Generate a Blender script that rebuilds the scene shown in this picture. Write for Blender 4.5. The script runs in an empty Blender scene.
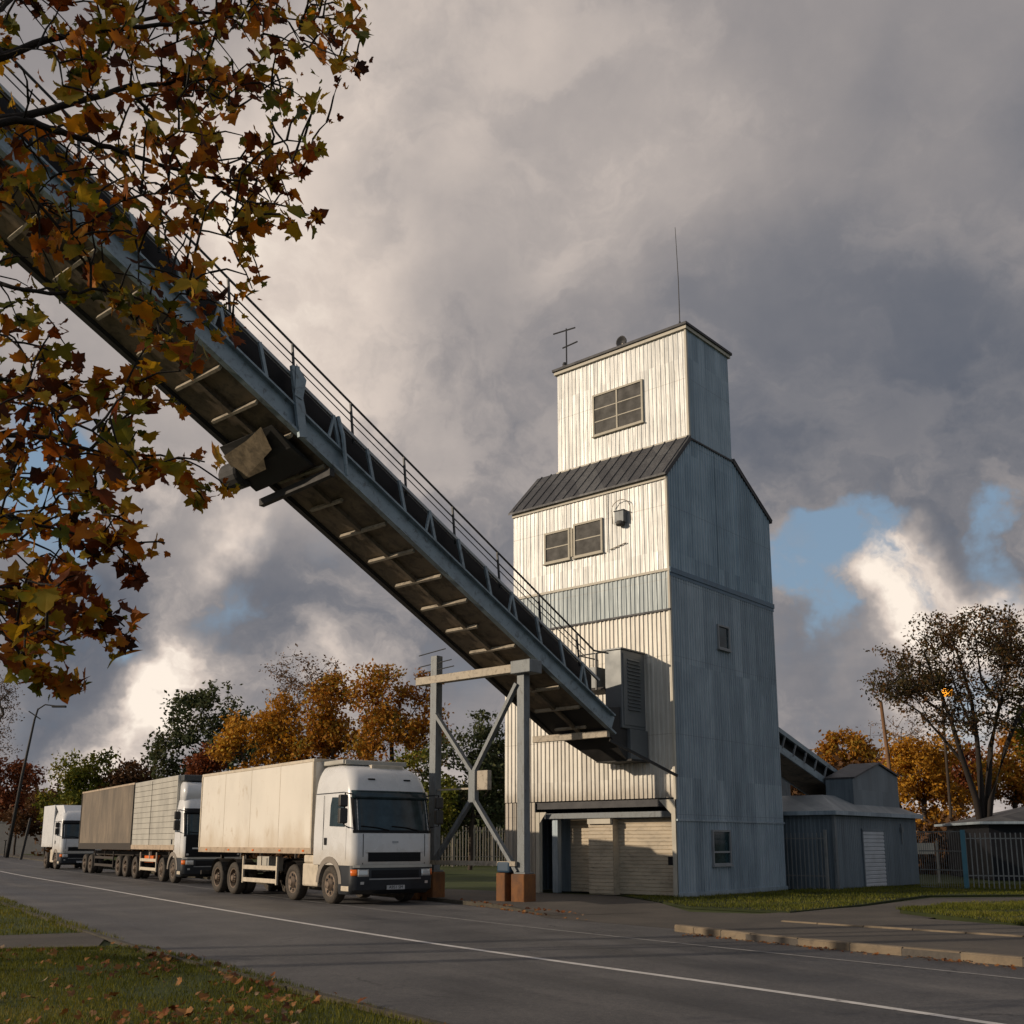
import bpy, math, random
import numpy as np
from mathutils import Vector, Matrix, noise
R=math.radians
scene=bpy.context.scene
col=scene.collection
random.seed(7); rng=np.random.default_rng(7)

# ------------------------------------------------------------ camera model
FPX=1044.; CYP=639.; TH=math.atan(204/1044.); EYE=1.6
ct,st=math.cos(TH),math.sin(TH)
def ray(px,py):
    return ((px-512)/FPX, ct-st*(CYP-py)/FPX, st+ct*(CYP-py)/FPX)
def gp(px,py,z=0.):
    r=ray(px,py); t=(z-EYE)/r[2]; return (r[0]*t,r[1]*t,z)
def at(px,py,Y):
    r=ray(px,py); t=Y/r[1]; return (r[0]*t,Y,EYE+r[2]*t)
cam_d=bpy.data.cameras.new('camera'); cam=bpy.data.objects.new('camera',cam_d); col.objects.link(cam)
cam.location=(0,0,EYE); cam.rotation_euler=(R(90)+TH,0,0)
cam_d.sensor_width=36; cam_d.lens=36*FPX/1024; cam_d.shift_y=(CYP-512)/1024
cam_d.clip_start=.1; cam_d.clip_end=9000
scene.camera=cam
scene.view_settings.view_transform='Standard'; scene.view_settings.look='None'
scene.view_settings.exposure=0; scene.view_settings.gamma=1; scene.view_settings.use_curve_mapping=False

# ------------------------------------------------------------ sun and sky
SUN_EL=R(17); sx,sy=-.969,-.245
S=Vector((sx*math.cos(SUN_EL),sy*math.cos(SUN_EL),math.sin(SUN_EL))).normalized()
sd=bpy.data.lights.new('sun','SUN'); sd.energy=3.3; sd.angle=R(.6); sd.color=(1,.83,.63)
so=bpy.data.objects.new('sun',sd); col.objects.link(so); so.rotation_euler=S.to_track_quat('Z','Y').to_euler()
so.location=(-60,-30,40)

world=bpy.data.worlds.new("World"); scene.world=world; world.use_nodes=True
def node(nt,t,**k):
    n=nt.nodes.new(t)
    for a,b in k.items(): setattr(n,a,b)
    return n
class NG:
    "small helper for node graphs"
    def __init__(s,nt): s.nt=nt; s.L=nt.links
    def n(s,t,**k): return node(s.nt,t,**k)
    def put(s,sock,v):
        if hasattr(v,'is_output'): s.L.new(v,sock)
        else: sock.default_value=v
    def math(s,op,a,b=None,c=None,clamp=False):
        m=s.n('ShaderNodeMath',operation=op,use_clamp=clamp); s.put(m.inputs[0],a)
        if b is not None: s.put(m.inputs[1],b)
        if c is not None: s.put(m.inputs[2],c)
        return m.outputs[0]
    def vmath(s,op,a,b=None):
        m=s.n('ShaderNodeVectorMath',operation=op); s.put(m.inputs[0],a)
        if b is not None: s.put(m.inputs[1],b)
        return m.outputs['Value'] if op in('DOT_PRODUCT','LENGTH') else m.outputs[0]
    def noise(s,vec,scale,detail=4,rough=.5,dist=0,out=0):
        m=s.n('ShaderNodeTexNoise'); s.put(m.inputs['Vector'],vec); m.inputs['Scale'].default_value=scale
        m.inputs['Detail'].default_value=detail; m.inputs['Roughness'].default_value=rough; m.inputs['Distortion'].default_value=dist
        return m.outputs[out]
    def mapping(s,vec,scale=(1,1,1),loc=(0,0,0),rot=(0,0,0)):
        m=s.n('ShaderNodeMapping'); s.put(m.inputs[0],vec); m.inputs['Scale'].default_value=scale
        m.inputs['Location'].default_value=loc; m.inputs['Rotation'].default_value=rot; return m.outputs[0]
    def rng(s,v,a,b,c=0.,d=1.,smooth=False):
        m=s.n('ShaderNodeMapRange'); m.interpolation_type='SMOOTHSTEP' if smooth else 'LINEAR'
        s.put(m.inputs[0],v); m.inputs[1].default_value=a; m.inputs[2].default_value=b; m.inputs[3].default_value=c; m.inputs[4].default_value=d
        return m.outputs[0]
    def ramp(s,v,stops,interp='LINEAR'):
        m=s.n('ShaderNodeValToRGB'); s.put(m.inputs[0],v); cr=m.color_ramp; cr.interpolation=interp
        while len(cr.elements)<len(stops): cr.elements.new(.5)
        for e,(p,c) in zip(cr.elements,stops): e.position=p; e.color=(*c,1) if len(c)==3 else c
        return m.outputs[0]
    def mix(s,f,a,b,mode='MIX'):
        m=s.n('ShaderNodeMix',data_type='RGBA',blend_type=mode); s.put(m.inputs[0],f)
        s.put(m.inputs[6],(*a,1) if isinstance(a,tuple) and len(a)==3 else a); s.put(m.inputs[7],(*b,1) if isinstance(b,tuple) and len(b)==3 else b)
        return m.outputs[2]

g=NG(world.node_tree); world.node_tree.nodes.clear()
tc=g.n('ShaderNodeTexCoord'); d=g.vmath('NORMALIZE',tc.outputs['Generated'])
sky=g.n('ShaderNodeTexSky'); sky.sky_type='NISHITA'; sky.sun_disc=False; sky.sun_elevation=SUN_EL
sky.sun_rotation=math.atan2(sx,sy)
skyc=g.vmath('MULTIPLY',sky.outputs[0],(.085,.085,.085))
sep=g.n('ShaderNodeSeparateXYZ'); g.L.new(d,sep.inputs[0])
zz=g.math('ADD',g.math('MAXIMUM',sep.outputs[2],0.),.16)
cmb=g.n('ShaderNodeCombineXYZ'); g.L.new(g.math('DIVIDE',sep.outputs[0],zz),cmb.inputs[0]); g.L.new(g.math('DIVIDE',sep.outputs[1],zz),cmb.inputs[1])
plane=cmb.outputs[0]
wv=g.noise(d,5.,6,.55,0,1)          # warp
wv=g.vmath('MULTIPLY',g.vmath('SUBTRACT',wv,(.5,.5,.5)),(.26,.26,.26))
dw=g.vmath('ADD',d,wv)
def blob(px,py,rad,inner=.0):
    r=Vector(ray(px,py)).normalized()
    dist=g.vmath('LENGTH',g.vmath('SUBTRACT',dw,tuple(r)))
    return g.rng(dist,rad/1044.*inner,rad/1044.,1,0,True)
def blobs(lst,base):
    acc=base
    for (px,py,rad,amt,*i) in lst:
        acc=g.math('MULTIPLY_ADD',blob(px,py,rad,*(i or [0.])),amt,acc)
    return acc
n_big=g.noise(plane,1.1,5,.5,.4)
n_mid=g.noise(d,6.,9,.52,.0)
n_fine=g.noise(d,16.,8,.58,.0)
low=g.rng(sep.outputs[2],.18,.55,1,.30,True)      # cumulus low down, soft layer cloud higher up
cum=g.rng(g.noise(g.vmath('MULTIPLY',dw,(1.,1.,1.7)),5.2,11,.58,.15),.44,.62,0,1,True)
cum2=g.rng(g.noise(plane,1.9,9,.58,.0),.42,.66,0,1,True)
bright=blobs([
  (270,235,230,.30),(340,90,240,.10),(640,190,200,.09),(560,40,260,.05),(250,300,80,.06),
  (930,400,330,-.24),(820,500,160,-.12),(1000,300,200,-.08),(600,440,200,-.07),(700,330,120,-.03),
  (440,600,120,-.10),(220,490,210,.17),(420,400,130,.04),
  (90,540,130,-.10),(95,640,105,-.24,.35),(300,618,110,-.22,.25),(60,735,70,-.12,.3),(120,700,160,.06),
  (178,690,55,.42,.2),(165,745,60,.34,.2),(40,775,80,.30),(235,545,55,.34),(350,650,50,.30),(215,660,50,.2),(110,760,60,.22),(300,690,80,.18),
  (930,605,80,.40,.35),(1010,595,60,.25,.2),(900,650,130,.14),(1010,640,80,.28,.3),(870,640,45,.22),(810,690,50,.18),(870,720,70,-.08,.2),
  (1000,520,50,.12),(10,400,150,.1),(30,200,200,.08),
 ],.565)
bright=g.math('ADD',bright,g.math('MULTIPLY',g.math('SUBTRACT',n_mid,.5),.20))
bright=g.math('ADD',bright,g.math('MULTIPLY',g.math('MULTIPLY',g.math('SUBTRACT',n_fine,.5),g.math('ADD',low,.35)),.16))
bright=g.math('ADD',bright,g.math('MULTIPLY',g.math('MULTIPLY',g.math('SUBTRACT',cum,.5),low),.24))
bright=g.math('ADD',bright,g.math('MULTIPLY',g.math('SUBTRACT',cum2,.5),.04))
ccol=g.ramp(bright,[(0.,(.075,.088,.115)),(.2,(.125,.137,.168)),(.38,(.195,.195,.215)),(.52,(.305,.282,.282)),(.66,(.45,.40,.375)),(.82,(.70,.60,.53)),(1.,(1.,.88,.76))])
cov=blobs([(798,592,70,-.95,.4),(866,562,66,-.80,.3),(60,600,50,-.4),(250,610,35,-.35),(985,512,42,-.62,.2),(790,690,30,-.6),(20,515,75,-.7,.3),(395,635,28,-.5),(140,660,22,-.4),(1015,560,40,-.4),
           (60,480,60,-.3),(1010,700,70,-.7),(40,790,30,-.4)],1.10)
cov=g.math('ADD',cov,g.math('MULTIPLY',g.math('MULTIPLY',g.math('SUBTRACT',cum,.5),low),.55))
cov=g.math('ADD',cov,g.math('MULTIPLY',g.math('SUBTRACT',n_fine,.5),.6))
behind=g.rng(sep.outputs[1],-.05,-.5,0,.50,True)     # cloud thinned in the unseen sky behind, to cast bluer light on shaded faces
cov=g.math('SUBTRACT',cov,behind)
cov=g.rng(cov,.28,.86,0,1,True)
blue=g.mix(.70,skyc,(.25,.36,.49))
skyfin=g.mix(cov,blue,ccol)
bg=g.n('ShaderNodeBackground'); g.L.new(skyfin,bg.inputs[0]); bg.inputs[1].default_value=1.0
wo=g.n('ShaderNodeOutputWorld'); g.L.new(bg.outputs[0],wo.inputs[0])

# ------------------------------------------------------------ materials
def newmat(name):
    m=bpy.data.materials.new(name); m.use_nodes=True; m.node_tree.nodes.clear()
    q=NG(m.node_tree); o=q.n('ShaderNodeOutputMaterial'); b=q.n('ShaderNodeBsdfPrincipled'); q.L.new(b.outputs[0],o.inputs[0])
    return m,q,b,o
def hexl(c): return tuple(c)
def mat(name,base,rough=.6,metal=0.,var=.25,scale=3.,streak=(1,1,1),dark=None,darkamt=.0,rust=0.,bump=.0,bscale=40.,zdirt=None,spec=.4):
    m,q,b,o=newmat(name)
    t=q.n('ShaderNodeTexCoord').outputs['Object']
    v=q.mapping(t,streak)
    n=q.noise(v,scale,7,.6)
    lo=tuple(x*(1-var) for x in base); hi=tuple(min(1,x*(1+var*.6)) for x in base)
    c=q.ramp(n,[(.28,lo),(.5,base),(.75,hi)])
    if dark:
        n2=q.noise(v,scale*2.7,6,.7,.5)
        c=q.mix(q.rng(n2,.62-darkamt*.3,.72,0,.85),c,dark)
    if rust>0:
        n3=q.noise(q.mapping(t,(streak[0],streak[1],streak[2]*1.6)),scale*1.3,8,.75,.4)
        c=q.mix(q.rng(n3,.72-rust*.3,.80-rust*.2,0,.8),c,(.16,.07,.03))
    if zdirt:
        z=q.n('ShaderNodeSeparateXYZ'); q.L.new(t,z.inputs[0])
        nn=q.noise(v,scale*2,5,.6)
        zz=q.math('ADD',z.outputs[2],q.math('MULTIPLY',q.math('SUBTRACT',nn,.5),zdirt[2]))
        c=q.mix(q.rng(zz,zdirt[0],zdirt[1],.75,0,True),c,zdirt[3])
    q.L.new(c,b.inputs['Base Color'])
    b.inputs['Metallic'].default_value=metal; b.inputs['Specular IOR Level'].default_value=spec
    q.L.new(q.rng(n,.3,.7,rough*.85,min(1,rough*1.15)),b.inputs['Roughness'])
    if bump:
        bp=q.n('ShaderNodeBump'); bp.inputs['Strength'].default_value=bump; bp.inputs['Distance'].default_value=.02
        q.L.new(q.noise(t,bscale,5,.6),bp.inputs['Height']); q.L.new(bp.outputs[0],b.inputs['Normal'])
    return m
def cladding(name,base,rough=.5,metal=.25,board=5.,pale=(.75,.74,.7),grime=(.2,.19,.17),zd=None,gr=.5):
    "weathered painted sheet: board to board tone changes, vertical rain streaks, stains"
    m,q,b,o=newmat(name)
    t=q.n('ShaderNodeTexCoord').outputs['Object']
    sp=q.n('ShaderNodeSeparateXYZ'); q.L.new(t,sp.inputs[0])
    u=q.math('ADD',sp.outputs[0],sp.outputs[1])
    wn=q.n('ShaderNodeTexWhiteNoise',noise_dimensions='2D'); cm=q.n('ShaderNodeCombineXYZ')
    q.L.new(q.math('FLOOR',q.math('MULTIPLY',u,board)),cm.inputs[0]); q.L.new(q.math('FLOOR',q.math('MULTIPLY',sp.outputs[2],.28)),cm.inputs[1]); q.L.new(cm.outputs[0],wn.inputs[0])
    st1=q.noise(q.mapping(t,(7,7,.35)),1.6,8,.65,.2)
    st2=q.noise(q.mapping(t,(22,22,.5)),1.3,6,.7,.1)
    bl=q.noise(t,.8,6,.6)
    val=q.math('ADD',q.math('MULTIPLY',wn.outputs[0],.2),q.math('ADD',q.math('MULTIPLY',st1,.55),q.math('MULTIPLY',st2,.55)))
    val=q.math('ADD',val,q.math('MULTIPLY',bl,.35))
    dk=tuple(x*.66 for x in base)
    c=q.ramp(q.math('MULTIPLY',val,.72),[(.40,dk),(.57,base),(.74,pale)])
    gm=q.rng(q.noise(q.mapping(t,(9,9,.7)),1.5,9,.78,.6),.60-.06*gr,.74,0,.75*gr)
    c=q.mix(gm,c,grime)
    lap=q.math('MULTIPLY',q.rng(q.math('FRACT',q.math('MULTIPLY',sp.outputs[2],.41)),0.,.012,.75,0),1.)
    c=q.mix(lap,c,grime)
    rs=q.rng(q.noise(q.mapping(t,(4,4,.9)),2.3,9,.8,.3),.66,.74,0,.5*gr)
    c=q.mix(rs,c,(.22,.12,.06))
    if zd:
        for (z0,z1,colr,amt) in zd:
            nn=q.noise(q.mapping(t,(6,6,1.2)),2.,6,.7)
            zz=q.math('ADD',sp.outputs[2],q.math('MULTIPLY',q.math('SUBTRACT',nn,.5),abs(z1-z0)*2.2))
            c=q.mix(q.rng(zz,z0,z1,amt,0,True),c,colr)
    q.L.new(c,b.inputs['Base Color'])
    b.inputs['Metallic'].default_value=metal
    q.L.new(q.rng(st1,.3,.7,rough-.1,rough+.15),b.inputs['Roughness'])
    bp=q.n('ShaderNodeBump'); bp.inputs['Strength'].default_value=.35; bp.inputs['Distance'].default_value=.03
    q.L.new(q.noise(q.mapping(t,(3,3,.8)),2.2,4,.5),bp.inputs['Height']); q.L.new(bp.outputs[0],b.inputs['Normal'])
    return m
def leafmat(name,cols,trans=.35,rough=.7,clump=.9,gloss=.2):
    m,q,b,o=newmat(name)
    ge=q.n('ShaderNodeNewGeometry'); t=q.n('ShaderNodeTexCoord').outputs['Object']
    n=q.noise(t,clump,3,.5)
    f=q.math('ADD',q.math('MULTIPLY',ge.outputs['Random Per Island'],.6),q.rng(n,.3,.7,-.1,.5),clamp=True)
    k=len(cols)
    c=q.ramp(f,[(i/(k-1),cc) for i,cc in enumerate(cols)])
    q.L.new(c,b.inputs['Base Color']); b.inputs['Roughness'].default_value=rough; b.inputs['Specular IOR Level'].default_value=gloss
    tr=q.n('ShaderNodeBsdfTranslucent'); q.L.new(q.mix(1.,c,(1.,.85,.6,1),'MULTIPLY'),tr.inputs[0])
    ms=q.n('ShaderNodeMixShader'); ms.inputs[0].default_value=trans; q.L.new(b.outputs[0],ms.inputs[1]); q.L.new(tr.outputs[0],ms.inputs[2]); q.L.new(ms.outputs[0],o.inputs[0])
    return m
def glassmat(name,base=(.02,.025,.03),rough=.06,spec=.8):
    m,q,b,o=newmat(name); t=q.n('ShaderNodeTexCoord').outputs['Object']
    q.L.new(q.ramp(q.noise(t,2.5,5,.6),[(.35,base),(.7,tuple(x*2+.02 for x in base))]),b.inputs['Base Color'])
    b.inputs['Roughness'].default_value=rough; b.inputs['Specular IOR Level'].default_value=spec
    return m
M={}
DUST=(.20,.15,.11)
M['white_clad']=cladding('white painted sheet',(.47,.475,.465),pale=(.68,.685,.67),metal=.25,grime=(.20,.185,.16),gr=1.35)
M['white_low']=cladding('cream corrugated sheet',(.56,.53,.47),pale=(.74,.71,.64),metal=.1,board=5.3,grime=(.26,.22,.17),zd=[(2.95,3.5,(.22,.17,.12),.55)],gr=.6)
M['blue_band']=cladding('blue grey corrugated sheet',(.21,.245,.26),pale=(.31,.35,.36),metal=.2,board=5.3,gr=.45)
M['skytint_blue_clad']=cladding('blue grey sheet with skylight in its colour',(.22,.295,.355),pale=(.37,.455,.52),metal=.25,board=2.6,grime=(.14,.16,.17),gr=.35)  # blue cast of the sky on the shaded side, put into the colour
M['skytint_grey_clad']=cladding('grey galvanised sheet with skylight in its colour',(.25,.305,.35),pale=(.40,.46,.505),metal=.3,board=2.,grime=(.16,.17,.18),gr=.25)  # grey with the shaded side's skylight blue mixed into its base colour
M['roof']=cladding('dark roof sheet',(.055,.055,.06),pale=(.12,.12,.12),metal=.1,board=2.,rough=.6,grime=(.13,.11,.09),gr=.6)
M['trim_dark']=mat('dark flashing',(.045,.045,.05),.6,.2,rust=.15)
M['trim_cream']=mat('cream trim',(.50,.46,.38),.6,0,.3,2.,(1,1,.4),rust=.3)
M['trim_blue']=mat('blue flashing',(.10,.16,.22),.5,.2,.3,rust=.1)
M['frame']=mat('window frame paint',(.42,.38,.30),.6,0,.3,5.,rust=.15)
M['glass']=glassmat('dusty glass',(.055,.052,.048),.6,.12)
M['glass_dark']=glassmat('dark glass',(.006,.018,.022),.05,.45)
M['steel_blue']=mat('blue grey steel beam',(.25,.31,.35),.5,.3,.3,2.,(1,1,1),dark=(.07,.07,.07),darkamt=.3,rust=.25)
M['belly_tan']=mat('scuffed tan plate',(.22,.17,.11),.7,0,.4,2.5,dark=(.05,.04,.03),darkamt=.7,rust=.3)
M['chord_grey']=mat('pale grey chord',(.34,.36,.37),.45,.3,.2,2.,rust=.1)
M['steel_post']=mat('grey painted steel',(.165,.18,.19),.55,.2,.35,2.5,(2,2,.5),dark=(.07,.065,.06),darkamt=.3,rust=.3,bump=.2,bscale=30)
M['steel_tan']=mat('worn tan steel',(.38,.33,.26),.6,.1,.35,3.,(1,1,1),dark=(.10,.08,.06),darkamt=.4,rust=.35)
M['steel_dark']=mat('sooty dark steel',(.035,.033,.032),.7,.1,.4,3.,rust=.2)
M['deck']=mat('stained conveyor underside',(.21,.165,.12),.75,.1,.5,1.2,(1,1,1),dark=(.03,.028,.026),darkamt=.5,rust=.35)
M['rail']=mat('handrail steel',(.06,.062,.065),.5,.4)
M['black']=mat('black plastic',(.010,.010,.012),.5,0,.3,spec=.2)
M['rubber']=mat('dusty tyre rubber',(.05,.042,.035),.85,0,.4,6.,dark=(.10,.08,.06),darkamt=.5,bump=.3,bscale=60)
M['rim']=mat('dirty wheel rim',(.16,.12,.09),.6,.3,.4,8.,rust=.4)
M['truck_white']=mat('white truck paint',(.68,.68,.68),.28,0,.08,1.5,spec=.5,zdirt=(.9,1.7,.5,(.48,.42,.34)))
M['box_cream']=mat('cream van body panel',(.75,.70,.62),.45,0,.09,.7,(1,1,.6),dark=(.50,.41,.30),darkamt=.12,zdirt=(1.2,2.3,1.6,(.55,.45,.33)))
M['box_rail']=mat('rusty lower rail',(.42,.33,.24),.6,.1,.35,4.,rust=.5)
M['box_grey']=mat('dusty grey curtain',(.21,.165,.12),.7,0,.65,.55,(1.6,1.6,.5),dark=(.10,.085,.07),darkamt=1.)
M['box_slat']=mat('pale slatted body',(.45,.43,.38),.5,.1,.2,1.5,(1,1,.5),rust=.1)
M['chassis']=mat('grimy chassis',(.05,.042,.036),.8,.1,.4,5.,rust=.3)
M['guard']=mat('cream side rail',(.55,.48,.38),.6,.1,.25,4.,rust=.2)
M['orange_lamp']=mat('orange lens',(.75,.16,.02),.3,0,.1)
M['lamp_clear']=mat('headlight lens',(.62,.62,.60),.15,.3,.1)
M['silver']=mat('silver trim',(.35,.36,.37),.35,.5,.15)
M['plate']=mat('number plate',(.42,.42,.42),.4,0,.1)
M['rust_block']=mat('orange painted footing',(.19,.075,.02),.75,0,.4,1.6,(1,1,.6),dark=(.06,.03,.018),darkamt=.6,rust=.25)
M['blue_plastic']=mat('blue plastic',(.02,.05,.09),.5,0,.2)
M['shed_clad']=cladding('slate blue shed sheet',(.12,.15,.175),pale=(.17,.205,.23),metal=.15,board=3.,grime=(.08,.09,.1),gr=.25)
M['shed_roof']=cladding('pale shed roof sheet',(.24,.26,.27),pale=(.36,.37,.37),metal=.2,board=3.,gr=.5)
M['door_pale']=mat('pale roller door',(.50,.52,.55),.5,.1,.15,2.)
M['door_tan']=mat('aged sectional door',(.52,.44,.33),.6,0,.25,1.3,(1,1,2.2),dark=(.25,.21,.16),darkamt=.3)
M['cabinet']=mat('grey cabinet paint',(.14,.15,.155),.45,.2,.15,2.,rust=.1)
M['fence_steel']=mat('galvanised fence',(.22,.22,.21),.6,.3,.3)
M['fence_wood']=mat('weathered paling',(.36,.32,.26),.8,0,.4,3.,(4,4,.5))
M['teal']=mat('teal painted post',(.06,.17,.22),.5,.1,.2)
M['wood_pole']=mat('weathered pole wood',(.17,.09,.045),.85,0,.4,3.,(5,5,.4))
M['bark']=mat('brown bark',(.055,.04,.03),.9,0,.4,4.,(3,3,.6),bump=.8,bscale=12)
M['bark_grey']=mat('grey bark',(.11,.09,.075),.9,0,.4,4.,(3,3,.6),bump=.8,bscale=12)
M['bark_dark']=mat('dark maple bark',(.022,.016,.013),.9,0,.4,4.,(3,3,.6),bump=.8,bscale=20)
M['tile']=mat('red roof tile',(.30,.11,.06),.8,0,.3,3.)
M['brick']=mat('pale render',(.3,.28,.25),.8,0,.2,3.)
M['concrete']=mat('grey concrete wall',(.16,.155,.15),.85,0,.3,1.5,bump=.3,bscale=10)

# ------------------------------------------------------------ mesh helpers
def tag(o,label=None,cat=None,group=None,kind=None):
    if label: o['label']=label
    if cat: o['category']=cat
    if group: o['group']=group
    if kind: o['kind']=kind
    return o
def empty(name,loc,rz=0.,label=None,cat=None,group=None):
    o=bpy.data.objects.new(name,None); o.location=loc; o.rotation_euler=(0,0,rz); o.empty_display_size=.3
    col.objects.link(o); return tag(o,label,cat,group)
class MB:
    def __init__(s): s.v=[]; s.f=[]; s.sm=False
    def add(s,vs,fs):
        b=len(s.v); s.v+= [tuple(p) for p in vs]; s.f+= [tuple(b+i for i in f) for f in fs]; return s
    def box(s,x0,y0,z0,x1,y1,z1):
        x0,x1=sorted((x0,x1)); y0,y1=sorted((y0,y1)); z0,z1=sorted((z0,z1))
        return s.add([(x0,y0,z0),(x1,y0,z0),(x1,y1,z0),(x0,y1,z0),(x0,y0,z1),(x1,y0,z1),(x1,y1,z1),(x0,y1,z1)],
          [(0,3,2,1),(4,5,6,7),(0,1,5,4),(1,2,6,5),(2,3,7,6),(3,0,4,7)])
    def beam(s,p,q,w,h,up=(0,0,1)):
        p=Vector(p);q=Vector(q);d=(q-p).normalized();u=Vector(up)
        if abs(d.dot(u))>.99: u=Vector((0,1,0))
        a=d.cross(u).normalized();b=a.cross(d).normalized(); vs=[]
        for c in(p,q):
            for i,j in((-1,-1),(1,-1),(1,1),(-1,1)): vs.append(c+a*(i*w/2)+b*(j*h/2))
        return s.add(vs,[(0,1,2,3)[::-1],(4,5,6,7),(0,1,5,4),(1,2,6,5),(2,3,7,6),(3,0,4,7)])
    def tube(s,pts,rad,n=6,cap=True):
        pts=[Vector(p) for p in pts]; k=len(pts)
        if not hasattr(rad,'__len__'): rad=[rad]*k
        b=len(s.v)
        for i,p in enumerate(pts):
            d=(pts[min(i+1,k-1)]-pts[max(i-1,0)]).normalized()
            a=d.cross(Vector((0,0,1)) if abs(d.z)<.95 else Vector((1,0,0))).normalized(); c=a.cross(d)
            for j in range(n):
                t=2*math.pi*j/n; s.v.append(tuple(p+(a*math.cos(t)+c*math.sin(t))*rad[i]))
        for i in range(k-1):
            for j in range(n):
                s.f.append((b+i*n+j,b+i*n+(j+1)%n,b+(i+1)*n+(j+1)%n,b+(i+1)*n+j))
        if cap:
            s.f.append(tuple(b+j for j in range(n))[::-1]); s.f.append(tuple(b+(k-1)*n+j for j in range(n)))
        return s
    def lathe(s,prof,n=28,c=(0,0,0),axis='z'):
        b=len(s.v); k=len(prof)
        for r,h in prof:
            for j in range(n):
                t=2*math.pi*j/n; p=(r*math.cos(t),r*math.sin(t),h)
                if axis=='y': p=(p[0],p[2],p[1])
                if axis=='x': p=(p[2],p[0],p[1])
                s.v.append((p[0]+c[0],p[1]+c[1],p[2]+c[2]))
        for i in range(k-1):
            for j in range(n): s.f.append((b+i*n+j,b+i*n+(j+1)%n,b+(i+1)*n+(j+1)%n,b+(i+1)*n+j))
        return s
    def prism(s,poly,axis,a,b):
        "poly of (u,v); axis y: u=x v=z ; axis x: u=y v=z ; axis z: u=x v=y"
        def P(u,v,w): return {'y':(u,w,v),'x':(w,u,v),'z':(u,v,w)}[axis]
        n=len(poly); return s.add([P(u,v,a) for u,v in poly]+[P(u,v,b) for u,v in poly],
            [tuple(range(n))[::-1],tuple(range(n,2*n))]+[(i,(i+1)%n,n+(i+1)%n,n+i) for i in range(n)])
    def build(s,name,m,parent=None,label=None,cat=None,group=None,kind=None,smooth=False,bevel=0.,loc=None):
        me=bpy.data.meshes.new(name); me.from_pydata(s.v,[],s.f); me.validate(); me.update()
        o=bpy.data.objects.new(name,me); col.objects.link(o)
        if isinstance(m,str): m=M[m]
        me.materials.append(m)
        if smooth:
            for p in me.polygons: p.use_smooth=True
        if bevel:
            bv=o.modifiers.new('bevel','BEVEL'); bv.width=bevel; bv.segments=2; bv.limit_method='ANGLE'; bv.angle_limit=R(35)
        if parent: o.parent=parent
        if loc: o.location=loc
        return tag(o,label,cat,group,kind)
def corr(mb,p0,u,L,zb,zt,pitch,depth,nrm,prof=None,breaks=()):
    "ribbed sheet from p0 along unit vector u, outward normal nrm"
    prof=prof or [(0,0),(.50,0),(.60,1),(.90,1),(1.,0)]
    us=[]; x=0
    while x<L-1e-6:
        pw=pitch*(1+random.uniform(-.12,.12))
        for a,b in prof[:-1]:
            if x+a*pw<L: us.append((x+a*pw,b*depth))
        x+=pw
    us.append((L,0))
    for b in breaks: us.append((b,0))
    us.sort(); vs=[]
    fz=zt if callable(zt) else (lambda t:zt)
    for t,dp in us:
        X=p0[0]+u[0]*t+nrm[0]*dp; Y=p0[1]+u[1]*t+nrm[1]*dp
        vs+=[(X,Y,zb),(X,Y,fz(t))]
    mb.add(vs,[(2*i,2*i+2,2*i+3,2*i+1) for i in range(len(us)-1)])
    return mb
def copy_tree(o,parent=None):
    c=o.copy(); col.objects.link(c)
    if parent: c.parent=parent
    for ch in o.children: copy_tree(ch,c)
    return c

# ------------------------------------------------------------ ground, road
def sheet(name,pts,z,m,kind='structure',parent=None,**k):
    mb=MB(); n=len(pts); mb.add([(p[0],p[1],z) for p in pts]+([(p[0],p[1],-.02) for p in pts] if z>.01 else []),[tuple(range(n))]+([(i,(i+1)%n,n+(i+1)%n,n+i) for i in range(n)] if z>.01 else [])); return mb.build(name,m,parent,kind=kind,**k)
def groundmat(name,stops,scale=.5,fine=12,rough=.95,bump=.3,second=None,bs=60,spec=.3):
    m,q,b,o=newmat(name); t=q.n('ShaderNodeTexCoord').outputs['Object']
    n=q.noise(t,scale,8,.6,.3); n2=q.noise(t,fine,8,.75)
    f=q.math('ADD',q.math('MULTIPLY',n,.55),q.math('MULTIPLY',n2,.45))
    c=q.ramp(f,stops)
    if second:
        n3=q.noise(t,second[0],6,.7,.6); c=q.mix(q.rng(n3,second[1],second[2],0,second[4] if len(second)>4 else .8),c,second[3])
    q.L.new(c,b.inputs['Base Color']); q.L.new(q.rng(n,.3,.7,rough*.85,min(1,rough)),b.inputs['Roughness']); b.inputs['Specular IOR Level'].default_value=spec
    bp=q.n('ShaderNodeBump'); bp.inputs['Strength'].default_value=bump; bp.inputs['Distance'].default_value=.02
    q.L.new(q.noise(t,bs,6,.8),bp.inputs['Height']); q.L.new(bp.outputs[0],b.inputs['Normal'])
    return m
M['turf']=groundmat('dark turf under the grass',[(.3,(.012,.015,.005)),(.5,(.022,.03,.008)),(.7,(.04,.048,.012))],.6,9,second=(1.1,.6,.75,(.04,.03,.015)))
M['lawn']=groundmat('lawn soil and turf',[(.3,(.020,.026,.007)),(.5,(.042,.058,.012)),(.7,(.085,.095,.022))],.35,6,second=(1.1,.6,.75,(.08,.06,.025)))
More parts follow.
